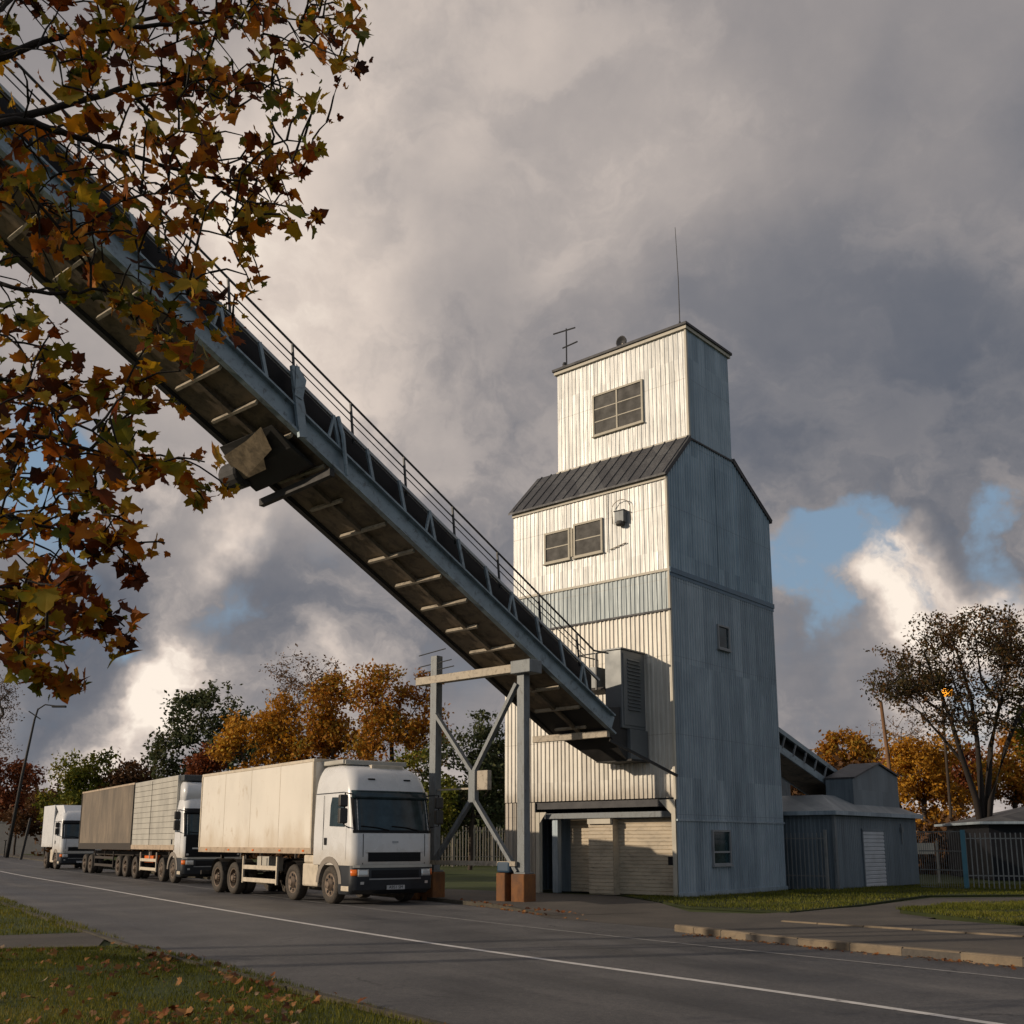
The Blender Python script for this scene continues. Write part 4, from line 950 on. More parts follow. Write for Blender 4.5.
# truck 3 -----------------------------------------------------------
T4=truck_frame(56,66.5,(.57,-.82),'box_truck','white high roofed lorry at the far rear of the parked row','truck')
cab_truck(T4,'truck_white',3.95,False)
q=MB(); q.box(-4.4,-1.25,1.35,-1.13,1.25,3.98); bx=q.build('cargo_box','truck_white',T4,bevel=.02)
q=MB(); q.add([(-1.13,-1.2,1.1),(-1.13,1.2,1.1),(-1.13,1.2,3.95),(-1.13,-1.2,3.95),(.1,-1.0,3.95),(.1,1.0,3.95),(.75,-1.0,3.45),(.75,1.,3.45),(.2,-1.2,3.3),(.2,1.2,3.3)],[(0,1,2,3),(3,2,5,4),(4,5,7,6),(3,4,8),(2,9,5),(4,6,8),(5,9,7)]); q.build('roof_fairing','truck_white',T4)
chassis(T4,-4.3,1.0)
for x,d in((0,False),(-2.9,True)): axle(T4,x,d)
q=MB(); q.box(-1.7,-1.2,.4,-.75,-.7,1.2); q.build('fuel_tank','guard',T4,bevel=.05)

# ------------------------------------------------------------ shed and rear conveyor
def LT(x,y,z=0):
    c,s=math.cos(TA),math.sin(TA); return (C0[0]+x*c-y*s,C0[1]+x*s+y*c,z)
t=local_thing('storage_shed',1.48,7.74,0,'low slate blue metal shed with a pale roller door and a gabled upper storey','shed')
q=MB(); corr(q,(0,0),(0,1),7.9,0,2.72,.16,.012,SN); corr(q,(-6,-.0),(1,0),6.,0,2.72,.16,.012,FN); corr(q,(0,7.9),(-1,0),6.,0,2.72,.3,.012,(0,1)); corr(q,(-6,7.9),(0,-1),7.9,0,2.72,.3,.012,(-1,0)); q.build('wall','shed_clad',t)
q=MB(); q.add([(.22,-.25,2.70),(.22,8.05,2.70),(-6.2,8.05,2.7),(-6.2,-.25,2.7),(-1.2,1.9,3.35),(-1.2,6.8,3.35),(-4.8,6.8,3.35),(-4.8,1.9,3.35)],[(0,1,5,4),(1,2,6,5),(2,3,7,6),(3,0,4,7),(4,5,6,7)]); q.build('roof','shed_roof',t)
q=MB(); q.box(.10,-.3,2.56,.26,8.1,2.7); q.box(-6.2,-.3,2.56,.1,-.2,2.7); q.build('gutter','skytint_grey_clad',t)
q=MB(); q.box(.0,2.36,0,.05,2.46,2.08); q.box(0,4.38,0,.05,4.48,2.08); q.box(0,2.36,2.02,.05,4.48,2.12); dj=q.build('door_frame','shed_clad',t)
q=MB(); z=.02
while z<2.0:
    q.add([(.02,2.46,z),(.02,4.38,z),(.045,4.38,z+.03),(.045,2.46,z+.03),(.045,4.38,z+.12),(.045,2.46,z+.12),(.02,4.38,z+.14),(.02,2.46,z+.14)],[(0,1,2,3),(3,2,4,5),(5,4,6,7)]); z+=.143
q.build('roller_door','door_pale',t)
q=MB(); yA,yB=3.0,7.5; xF=-.45
poly=[(yA,2.9),(yB,2.9),(yB-.05,4.22),(yA+2.5,4.62),(yA,3.95)]
q.prism(poly,'x',-1.52,xF); q.build('upper_storey','shed_clad',t)
q=MB()
for a,b in((poly[4],poly[3]),(poly[3],poly[2])): q.beam((xF-.52,a[0],a[1]+.05),(xF-.52,b[0],b[1]+.05),1.2,.06,up=(0,0,1))
q.build('upper_roof','roof',t)
q=MB(); q.box(0.0,6.2,1.55,.05,6.26,2.35); q.box(.0,6.1,2.0,.1,6.3,2.2); q.build('wall_bracket','steel_post',t)
q=MB(); q.box(.0,-.06,0,.09,.09,2.6); q.build('downpipe','steel_post',t)
t=local_thing('store_building',-5.5,11.0,0,'flat roofed grey store building behind the shed','building')
q=MB(); corr(q,(0,-2),(0,1),10,0,5.0,.25,.02,SN); corr(q,(-6,-2),(1,0),6,0,5.0,.25,.02,FN); corr(q,(0,8),(-1,0),6,0,5,.3,.02,(0,1)); corr(q,(-6,8),(0,-1),10,0,5,.3,.02,(-1,0)); q.build('wall','steel_post',t)
q=MB(); q.box(-6.2,-2.2,5.0,.25,8.2,5.15); q.build('roof','shed_roof',t)
# rear conveyor
t=empty('rear_conveyor',C0,TA,'short blue grey conveyor sloping down from the back of the tower to the shed','conveyor')
def zr(y): return 4.81-.268*(y-7.3)
YE=13.7
for x in(-.18,-1.5):
    q=MB(); q.beam((x,7.05,zr(7.05)+.12),(x,YE,zr(YE)+.12),.06,.26); q.build('side_beam','steel_blue',t)
    q=MB(); q.beam((x,7.05,zr(7.05)+.78),(x,YE,zr(YE)+.78),.10,.14); q.build('top_chord','steel_blue',t)
    y=7.5
    while y<YE-.4:
        q=MB(); q.beam((x+.02,y,zr(y)+.2),(x+.02,y+.35,zr(y)+.75),.05,.07); q.build('upright','steel_post',t); y+=.85
q=MB(); q.add([(-1.45,7.05,zr(7.05)),(-.23,7.05,zr(7.05)),(-.23,YE,zr(YE)),(-1.45,YE,zr(YE))],[(0,1,2,3)]); q.build('deck','deck',t)
q=MB(); q.beam((-.85,7.05,zr(7.05)+.5),(-.85,YE,zr(YE)+.5),.8,.5); q.build('belt_housing','steel_dark',t)
q=MB(); q.beam((-.85,7.05,zr(7.05)+.90),(-.85,YE,zr(YE)+.90),1.3,.06); q.build('cover','steel_blue',t)
# gate by the tower
def picket_fence(P,Q,h,label,name='picket_fence',m='fence_steel',sp=.13,w=.03,posts=(),postm='teal',rails=(.25,.9),cat='fence',postw=.09,group=None,wob=0.,ph=None):
    P=Vector((P[0],P[1],0));Q=Vector((Q[0],Q[1],0)); L=(Q-P).length; a=math.atan2(Q.y-P.y,Q.x-P.x)
    t=empty(name,P,a,label,cat,group)
    q=MB(); x=sp/2
    while x<L: 
        hh=h*(1+random.uniform(-wob,wob)); lean=random.uniform(-wob,wob)*.5
        q.beam((x,0,.04),(x+lean,0,hh),w,.02,up=(0,1,0)); x+=sp
    q.build('picket_panel',m,t)
    q=MB()
    for r in rails: q.box(0,.012,h*r-.02,L,.045,h*r+.02)
    q.build('rail',m,t)
    for p in posts:
        q=MB(); q.box(p*L-postw/2,-postw/2,0,p*L+postw/2,postw/2,ph or h*1.05); q.build('post',postm,t,bevel=.005)
    return t
picket_fence(LT(-1.6,7.35),LT(1.35,7.35),1.95,'grey metal gate between the tower and the shed','metal_gate',sp=.16,w=.025,posts=(0,1),postm='fence_steel',cat='gate')
picket_fence(gp(921,888)[:2],(15.82,37.3),2.0,'thin wire mesh fence between the shed and the teal post','mesh_fence','fence_steel',.09,.008,posts=(),rails=(.02,.33,.66,1.),cat='fence')
picket_fence((15.82,37.3),(25.,33.4),1.95,'grey metal picket fence to the right of the teal post','picket_fence','fence_steel',.16,.04,posts=(0,.45,.9),postm='teal',postw=.16,ph=2.05)
picket_fence(at(432,860,72.)[:2],at(512,860,76.)[:2],2.7,'weathered wooden paling fence seen behind the trestle','paling_fence','fence_wood',.24,.09,posts=(0,.25,.5,.75,1.),postm='fence_wood',wob=.05,ph=2.8)
# low dark building right
bp=at(990,843,47.); t=empty('outbuilding',(bp[0],bp[1],0),R(-8),'dark single storey building with a grey hipped roof behind the right hand fence','building')
q=MB(); q.box(0,0,0,14,7,2.5); q.build('wall','black',t); q=MB(); q.add([(-.4,-.4,2.5),(14.4,-.4,2.5),(14.4,7.4,2.5),(-.4,7.4,2.5),(5.5,3.5,3.9),(9,3.5,3.9)],[(0,1,5,4),(1,2,5),(2,3,4,5),(3,0,4),(0,3,2,1)]); q.build('roof','roof',t)
q=MB(); q.box(-.5,-.5,2.42,14.5,-.4,2.53); q.box(-.5,-.4,2.42,-.4,7.4,2.53); q.build('gutter','skytint_grey_clad',t)
q=MB(); q.box(3,-.02,1.,4.4,.0,2.1); q.build('window','glass_dark',t)
bp=at(925,843,44.); t=empty('notice_board',(bp[0],bp[1],0),R(-10),'pale notice board on two posts behind the mesh fence','sign')
q=MB(); q.box(-.45,0,1.15,.35,.05,1.6); q.build('panel','guard',t); q=MB(); q.box(-.5,.05,0,-.42,.12,1.7); q.box(.42,.05,0,.5,.12,1.7); q.build('post','fence_wood',t)
# distant red roofed house
bp=at(838,843,95.); t=empty('brick_house',(bp[0],bp[1],0),R(-15),'distant house with a red tiled roof right of the tower','house')
q=MB(); q.box(-2.6,0,0,5,8,6.); q.build('wall','brick',t); q=MB(); q.add([(-2.9,-.4,6),(5.4,-.4,6),(5.4,8.4,6),(-2.9,8.4,6),(-2.9,4,9.4),(5.4,4,9.4)],[(0,1,5,4),(2,3,4,5),(0,4,3),(1,2,5),(0,3,2,1)]); q.build('roof','tile',t)
q=MB(); q.box(-1,-.04,3.6,.2,0,4.9); q.build('window','glass_dark',t)
# wooden pole
bp=gp(899,878); t=empty('wooden_pole',(at(899,843,52.)[0],52.,0),0,'leaning bare wooden pole behind the shed roof','pole')
q=MB(); q.tube([(0,0,0),(-.15,0,4),(-.42,0,8.55)],[.13,.11,.085],8); q.build('shaft','wood_pole',t,smooth=True)
q=MB(); q.tube([(-.42,0,8.5),(-.6,0,8.75)],.05,5); q.build('spike','wood_pole',t)
# lit street lamp behind the tree
t=empty('street_lamp',(at(953,843,57.)[0],57.,0),0,'street lamp with a glowing orange head among the branches of the right hand tree','street lamp')
q=MB(); q.tube([(0,0,0),(0,0,8.9),(.12,-.1,9.6)],[.09,.07,.05],8); q.build('pole','bark',t)
M['lit']=mat('glowing lamp',(1,.4,.05)); 
_b=[n for n in M['lit'].node_tree.nodes if n.type=='BSDF_PRINCIPLED'][0]; _b.inputs['Emission Color'].default_value=(1,.36,.02,1); _b.inputs['Emission Strength'].default_value=1.2
q=MB(); q.lathe([(0,.26),(.16,.24),(.28,.1),(.3,-.06),(.22,-.24),(0,-.28)],14,(.28,-.15,9.75)); q.build('lamp_head','lit',t,smooth=True)
# lamp post left, leaning
t=empty('street_lamp',(at(8,843,118.)[0],118.,0),0,'tall leaning street lamp with a long arm at the far left','street lamp')
q=MB(); q.tube([(0,0,0),(.9,0,9),(1.75,0,15.4),(2.05,0,16.6)],[.22,.17,.12,.1],8); q.build('pole','steel_dark',t,smooth=True)
q=MB(); q.tube([(2.0,0,16.5),(2.8,0,17.05),(5.2,0,16.75)],.08,6); q.tube([(1.0,0,16.3),(2.4,0,15.4)],.07,5); q.build('arm','steel_dark',t)
q=MB(); q.box(3.6,-.2,16.72,5.2,.2,16.95); q.build('lamp_head','steel_dark',t,bevel=.05)
t=empty('leaning_post',(at(22,843,104.)[0],104.,0),0,'dark leaning post beside the road at the far left','post')
q=MB(); q.tube([(0,0,0),(.25,0,1.6),(.62,0,4.)],[.16,.15,.13],8); q.build('shaft','steel_dark',t)
t=empty('marker_post',(at(5,843,125.)[0],125.,0),0,'thin short dark post at the left edge of the photo','post')
q=MB(); q.tube([(0,0,0),(.05,0,1.9)],.08,6); q.tube([(-.15,0,1.9),(.2,0,1.9)],.06,6); q.build('shaft','steel_dark',t)
# far wall on the left
t=empty('boundary_wall',(-110,160,0),R(-2),'long grey concrete wall beyond the trees at the far left','wall')
q=MB(); q.box(0,0,0,48,.4,4.6); q.build('panel','concrete',t); q=MB(); q.box(-.1,-.1,4.6,48.1,.5,4.75); q.build('coping','concrete',t)

# ------------------------------------------------------------ trees
def grow(root,trunk_pts,targets,seg=.5,up=.15,jit=.12,r0=.02,pw=2.3,nsides=5,droop=0.):
    nodes=[Vector(p) for p in trunk_pts]; par=[-1]+list(range(len(trunk_pts)-1))
    rt=Vector(trunk_pts[-1])
    T=sorted(targets,key=lambda p:(Vector(p)-rt).length)
    arr=np.array([tuple(p) for p in nodes]); ends=[]
    depth=[0.]
    for i in range(1,len(nodes)): depth.append(depth[-1]+(nodes[i]-nodes[i-1]).length)
    dep=np.array(depth)
    for tgt in T:
        tv=np.array(tgt); dd=np.linalg.norm(arr-tv,axis=1)+dep*.12
        # prefer nodes below / inside
        dd=dd+np.maximum(0,arr[:,2]-tv[2]+.2)*.5
        i=int(np.argmin(dd)); a=nodes[i]; b=Vector(tgt); L=(b-a).length; n=max(1,int(L/seg)); pi=i
        new=[]
        for k in range(1,n+1):
            t=k/n; p=a.lerp(b,t); 
            if k<n: p=p+Vector((random.gauss(0,jit),random.gauss(0,jit),random.gauss(0,jit)+math.sin(t*math.pi)*up*L))*seg
            nodes.append(p); par.append(pi); depth.append(depth[pi]+(p-nodes[pi]).length); pi=len(nodes)-1; new.append(tuple(p))
        arr=np.vstack([arr,np.array(new)]); dep=np.array(depth); ends.append(pi)
    n=len(nodes); cnt=[0.]*n; 
    ch=[[] for _ in range(n)]
    for i,p in enumerate(par):
        if p>=0: ch[p].append(i)
    rad=[0.]*n
    for i in range(n-1,-1,-1):
        s=sum(rad[c]**pw for c in ch[i]); rad[i]=max(r0,s**(1/pw)) if s>0 else r0
    # emit tubes as chains
    mb=MB(); done=[False]*n
    for i in range(n):
        if par[i]>=0 and done[i]: continue
        if par[i]<0 and i>0: continue
        if i>0: continue
    starts=[(0,None)]
    while starts:
        s,p=starts.pop(); chain=[] if p is None else [p]; cur=s; rr=[] if p is None else [min(rad[p],rad[s]*1.25)]
        while True:
            chain.append(cur); rr.append(rad[cur]); c=ch[cur]
            if not c: break
            c=sorted(c,key=lambda k:-rad[k]); 
            for o in c[1:]: starts.append((o,cur))
            cur=c[0]
        if len(chain)>1:
            rr[-1]*=.5; mx=max(rr); mb.tube([nodes[k] for k in chain],rr,nsides if mx>.04 else 3 if mx<.02 else 4,cap=False)
    return mb,nodes,ends
def leaf_cards(pts,per,sig,size,flat=.0):
    "numpy cloud of bent leaf clumps (one small pointed quad each)"
    P=np.repeat(np.array(pts),per,axis=0); n=len(P)
    P=P+rng.normal(0,sig,(n,3))*np.array([1,1,.75])
    a=rng.normal(0,1,(n,3)); a/=np.linalg.norm(a,axis=1)[:,None]; b=rng.normal(0,1,(n,3)); b-= (b*a).sum(1)[:,None]*a; b/=np.linalg.norm(b,axis=1)[:,None]
    s=size*rng.uniform(.5,1.3,(n,1))
    v=np.stack([P-a*s,P+b*s*.55,P+a*s,P-b*s*.55],1).reshape(-1,3)
    f=np.arange(n*4).reshape(-1,4)
    return v,f
def mesh_np(name,v,f,m,parent,smooth=False,**k):
    me=bpy.data.meshes.new(name); me.from_pydata(v.tolist(),[],f.tolist()); me.update()
    o=bpy.data.objects.new(name,me); col.objects.link(o); me.materials.append(M[m]); o.parent=parent; return tag(o,**k)
def tree(name,label,px,Y,lobes,leaf,dens=1.,lsize=.22,bark='bark',nt=None,trunk_h=.35,sig=.55,per=26,group=None,multi=1,r0=.022,seg=.8,shell=.5,low=None,pw=2.3,extra_bare=0.):
    "lobes: (px,py,rx,ry) in photo pixels, converted to metres at the tree's own distance"
    bx=at(px,843,Y)[0]; k=Y/1044.
    t=empty(name,(bx,Y,0),0,label,'tree',group)
    L=[]; vol=[]
    for (lx,ly,rx,ry) in lobes:
        c=at(lx,ly,Y); L.append((c[0]-bx,random.uniform(-.2,.2)*rx*k,c[2],rx*k,rx*k*.9,ry*k)); vol.append(rx*rx*ry)
    top=max(l[2]+l[5] for l in L)
    nt=nt or int(52*dens*len(lobes))
    tg=[]
    for i in range(nt):
        l=random.choices(L,vol)[0]
        while True:
            v=Vector((random.uniform(-1,1),random.uniform(-1,1),random.uniform(-1,1)))
            if v.length<=1 and v.length>shell*random.random(): break
        w=1+.18*noise.noise((v.x*2+px,v.y*2,v.z*2))
        p=(l[0]+v.x*l[3]*w,l[1]+v.y*l[4]*w,l[2]+v.z*l[5]*w)
        if noise.noise((p[0]*.45+px,p[1]*.45,p[2]*.45))<-.08: continue
        if p[2]>.4: tg.append(p)
    cx=sum(l[0] for l in L)/len(L); base=min(l[2]-l[5] for l in L)
    h1=max(1.2,base+(top-base)*trunk_h)
    lsize*=.74; sig*=.66; per=int(per*1.25)
    tr=[(0,0,-.1)]+[(cx*.5*(j/6)**2+random.uniform(-.08,.08),random.uniform(-.08,.08),h1*j/6) for j in range(1,7)]
    mb,nodes,ends=grow(None,tr,tg,seg=seg,r0=r0,pw=pw)
    if multi>1: pass
    mb.build('trunk',bark,t,smooth=True)
    pts=[tuple(nodes[e]) for e in ends if random.random()>=extra_bare]
    if pts:
        v,f=leaf_cards(pts,per,sig,lsize); mesh_np('crown',v,f,leaf,t)
    return t
M['lf_orange']=leafmat('orange leaves',[(.10,.05,.012),(.30,.11,.014),(.46,.20,.022),(.36,.22,.03),(.14,.14,.025)],.35,clump=.35)
M['lf_gold']=leafmat('golden leaves',[(.13,.08,.014),(.36,.17,.02),(.56,.27,.025),(.42,.32,.04)],.35,clump=.35)
M['lf_rust']=leafmat('rust red leaves',[(.07,.022,.012),(.16,.05,.02),(.24,.07,.025),(.17,.08,.03)],.3,clump=.35)
M['lf_green']=leafmat('dark green leaves',[(.022,.032,.014),(.048,.066,.026),(.085,.10,.045),(.12,.11,.05)],.25,clump=.4)
M['lf_olive']=leafmat('olive yellow leaves',[(.04,.05,.010),(.10,.12,.016),(.19,.19,.025),(.28,.22,.04)],.3,clump=.35)
M['lf_brown']=leafmat('brown leaves',[(.04,.022,.012),(.09,.045,.02),(.14,.07,.03),(.08,.05,.025)],.25,clump=.4)
M['lf_dark']=leafmat('sparse dark leaves',[(.025,.024,.010),(.055,.045,.014),(.10,.05,.016),(.17,.075,.02)],.25,clump=.5)
M['lf_pale']=leafmat('withered pale leaves',[(.10,.07,.05),(.18,.11,.07),(.22,.13,.07)],.2,clump=.4)
G='trees behind the parked trucks'; G2='autumn trees behind the shed'
tree('dark_green_tree','tall dark green tree with two crowns above the slatted lorry',205,92,[(188,718,26,28),(225,706,24,26),(182,752,30,26),(215,755,30,30),(240,745,22,30),(165,762,16,18)],'lf_green',1.2,.28,per=26,sig=.6,group=G)
tree('rust_red_tree','small rust red tree beside the tall dark green one',205,84,[(205,765,18,24),(222,752,14,16)],'lf_rust',1.,.24,per=26,sig=.5,group=G)
tree('golden_tree','broad golden orange tree behind the frontmost lorry box',262,80,[(250,738,30,30),(278,718,24,24),(238,760,24,24),(290,745,28,30)],'lf_gold',1.5,.24,per=30,sig=.55,group=G)
tree('bare_tree','thin nearly leafless tree rising above the golden one',296,88,[(296,682,36,36),(276,695,24,34),(318,684,28,32)],'lf_pale',2.4,.17,per=9,sig=.5,bark='bark_grey',group=G,r0=.018,trunk_h=.1)
tree('orange_tree','orange and green tree between the bare tree and the trestle',332,78,[(330,712,26,34),(345,740,30,34),(318,750,24,26),(332,690,16,22)],'lf_orange',1.6,.22,per=28,sig=.5,group=G)
tree('orange_tree','large orange tree with see through crown left of the trestle',392,74,[(385,700,34,36),(408,690,26,34),(392,740,38,36),(425,735,26,40),(365,760,28,28),(372,680,20,20)],'lf_orange',1.5,.21,per=24,sig=.5,group=G)
tree('dark_tree','dark olive tree seen through the trestle braces',470,66,[(455,775,34,40),(480,750,28,34),(500,780,26,40),(440,800,28,34),(478,726,14,16),(515,790,22,30)],'lf_green',1.5,.2,per=30,sig=.45,group=G)
tree('dark_tree','brown green tree low behind the left trestle post',425,64,[(425,800,30,36),(415,775,24,26)],'lf_olive',1.4,.2,per=26,sig=.45,group=G)
tree('olive_tree','yellow green tree above the far white lorry',82,125,[(75,778,26,24),(98,772,20,20),(60,800,24,24),(95,805,26,24)],'lf_olive',1.5,.34,per=30,sig=.8,group=G)
tree('brown_tree','low brown domed tree between the green trees',133,125,[(133,778,24,14),(120,790,20,16),(150,790,20,16)],'lf_brown',1.4,.32,per=26,sig=.8,group=G)
tree('red_brown_tree','red brown tree at the far left behind the lamp',15,135,[(10,790,26,28),(25,775,16,20),(30,810,24,20),(-15,780,22,30)],'lf_rust',1.5,.34,per=26,sig=.85,group=G)
tree('bare_tree','sparse greyish tree at the left edge of the photo',-12,120,[(-5,705,22,40),(-25,690,22,44),(5,740,14,26)],'lf_pale',2.2,.18,per=14,sig=.7,bark='bark_grey',group=G,r0=.03)
tree('brown_tree','dark brown tree low behind the far white lorry',45,128,[(45,812,20,22),(28,818,18,18)],'lf_brown',1.3,.32,per=30,sig=.7,group=G)
# low hedge filling under the crowns
M['hedge']=M['lf_brown']
def hedge(name,label,a,b,n,h,m,kind='stuff',ls=.35,sig=.7):
    P=[]
    for i in range(n):
        t=random.random(); P.append((a[0]+(b[0]-a[0])*t+random.gauss(0,.8),a[1]+(b[1]-a[1])*t+random.gauss(0,1.),abs(random.random()**1.0)*h*(1+.4*noise.noise((t*14,a[0],0)))))
    v,f=leaf_cards(P,22,sig,ls); me=mesh_np(name,v,f,m,None); tag(me,label,'hedge',None,kind); return me
hedge('woodland','dense low woodland behind the parked trucks',at(60,843,140)[:2],at(430,843,96)[:2],1500,5.0,'lf_brown')
hedge('hedge','dark leafy undergrowth behind the paling fence',at(425,843,80)[:2],at(530,843,80)[:2],500,5.5,'lf_green',ls=.26)
hedge('hedge','dark undergrowth between the tower and the shed roof',at(770,843,78)[:2],at(885,843,78)[:2],520,6.5,'lf_brown',ls=.26)
hedge('woodland','distant brown woodland on the left skyline',at(-60,843,190)[:2],at(120,843,190)[:2],700,9.,'lf_brown',ls=.6,sig=1.4)
# right side
tree('orange_tree','small orange tree dome right of the tower',846,95,[(845,750,22,18),(832,760,14,12),(862,762,18,14)],'lf_orange',1.6,.26,per=30,sig=.55,group=G2)
tree('bare_tree','pale leafless tree behind the wooden pole',900,100,[(905,735,36,24),(880,742,24,18),(930,735,24,20)],'lf_pale',1.8,.14,per=5,sig=.5,bark='bark_grey',group=G2,r0=.02)
tree('golden_tree','glowing golden tree between the shed and the dark tree',925,62,[(915,775,30,36),(935,800,28,30),(905,750,20,22),(945,760,24,26),(925,825,26,18)],'lf_gold',1.8,.17,per=26,sig=.4,group=G2)
tree('rust_red_tree','rust red tree low behind the dark tree trunk',955,66,[(958,790,28,34),(975,770,24,26),(950,820,26,20)],'lf_rust',1.5,.18,per=26,sig=.4,group=G2)
tree('orange_tree','dense orange brown tree at the right edge',1015,64,[(1005,785,34,34),(1030,770,28,40),(1045,740,26,34),(990,812,28,20),(1018,745,22,26)],'lf_orange',1.4,.18,per=26,sig=.42,group=G2)
tree('dark_tree','dark leafed tree cut by the right edge of the photo',1062,52,[(1040,690,36,50),(1070,650,40,50),(1060,730,50,40),(1030,725,22,30)],'lf_olive',1.2,.15,per=28,sig=.4,group=G2)
hedge('hedge','brown orange undergrowth behind the right fence',at(905,843,58)[:2],at(1060,843,58)[:2],420,2.6,'lf_brown',ls=.2,sig=.35)
# big dark multi stem tree on the right
def dark_tree():
    Y=50.; bx=at(985,843,Y)[0]; t=empty('dark_multi_stem_tree',(bx,Y,0),0,'large dark tree with several bare forking stems and sparse leaves at the right','tree',G2)
    def W(px,py,dy=0): p=at(px,py,Y+dy); return (p[0]-bx,dy,p[2])
    stems=[[(985,850),(975,800),(962,760),(952,720),(940,690),(925,655),(935,632)],[(985,850),(980,790),(978,740),(972,700),(960,660),(945,628)],
           [(987,850),(988,790),(992,745),(1000,705),(1008,675),(1000,640),(985,625)],[(987,850),(992,800),(1005,750),(1018,715),(1035,690),(1045,650)],
           [(962,760),(940,735),(920,712),(900,700),(885,692)],[(952,720),(925,700),(905,680),(895,655)],[(978,740),(960,700),(950,672),(925,640)],[(1000,705),(980,680),(975,650),(975,628)],[(1018,715),(1030,735),(1050,720)]]
    mb=MB(); N=[]
    for i,s in enumerate(stems):
        P=[W(x,y,(i%3-1)*.25*k) for k,(x,y) in enumerate(s)]; r=.17 if i<4 else .08
        mb.tube([Vector(p)+Vector((random.gauss(0,.05),0,random.gauss(0,.05))) for p in P],[max(.03,r*(1-.85*k/(len(P)-1))) for k in range(len(P))],7,cap=False); N+=P[2:]
    lobes=[(935,634,26,18),(985,628,30,18),(915,665,24,20),(895,692,22,10),(950,665,26,22),(1000,660,26,26),(975,690,30,14),(925,690,24,12),(1020,680,22,30),(1005,640,18,14),(940,715,20,10),(990,725,30,12)]
    tg=[]
    for (x,y,rx,ry) in lobes:
        for j in range(42):
            a=random.uniform(0,6.28); rr=math.sqrt(random.random()); p=W(x+rx*rr*math.cos(a),y+ry*rr*math.sin(a),random.gauss(0,1.6)); (tg.append(p) if noise.noise((p[0]*.8,p[1]*.8,p[2]*.8))>-.12 else 0)
    nodes=N+[]; arr=np.array(N); ends=[]
    for tt in sorted(tg,key=lambda p:p[2]):
        i=int(np.argmin(np.linalg.norm(arr-np.array(tt),axis=1))); a=Vector(arr[i]); b=Vector(tt); L=(b-a).length; n=max(2,int(L/.35))
        ch=[a.lerp(b,k/n)+Vector((random.gauss(0,.06),random.gauss(0,.06),random.gauss(0,.06)+.12*math.sin(math.pi*k/n)))*(1 if 0<k<n else 0) for k in range(n+1)]
        mb.tube(ch,[.028*(1-.6*k/n)+.004 for k in range(n+1)],4,cap=False); arr=np.vstack([arr,np.array([tuple(c) for c in ch[1:]])]); ends.append(tuple(b))
        for _ in range(2):
            e=b+Vector((random.gauss(0,.4),random.gauss(0,.4),random.gauss(.1,.35))); mb.tube([b,(b+e)/2+Vector((0,0,.05)),e],[.012,.01,.006],3,cap=False); ends.append(tuple(e))
    mb.build('trunk','bark_dark',t,smooth=True)
    v,f=leaf_cards(ends,16,.19,.085); mesh_np('crown',v,f,'lf_dark',t)
dark_tree()

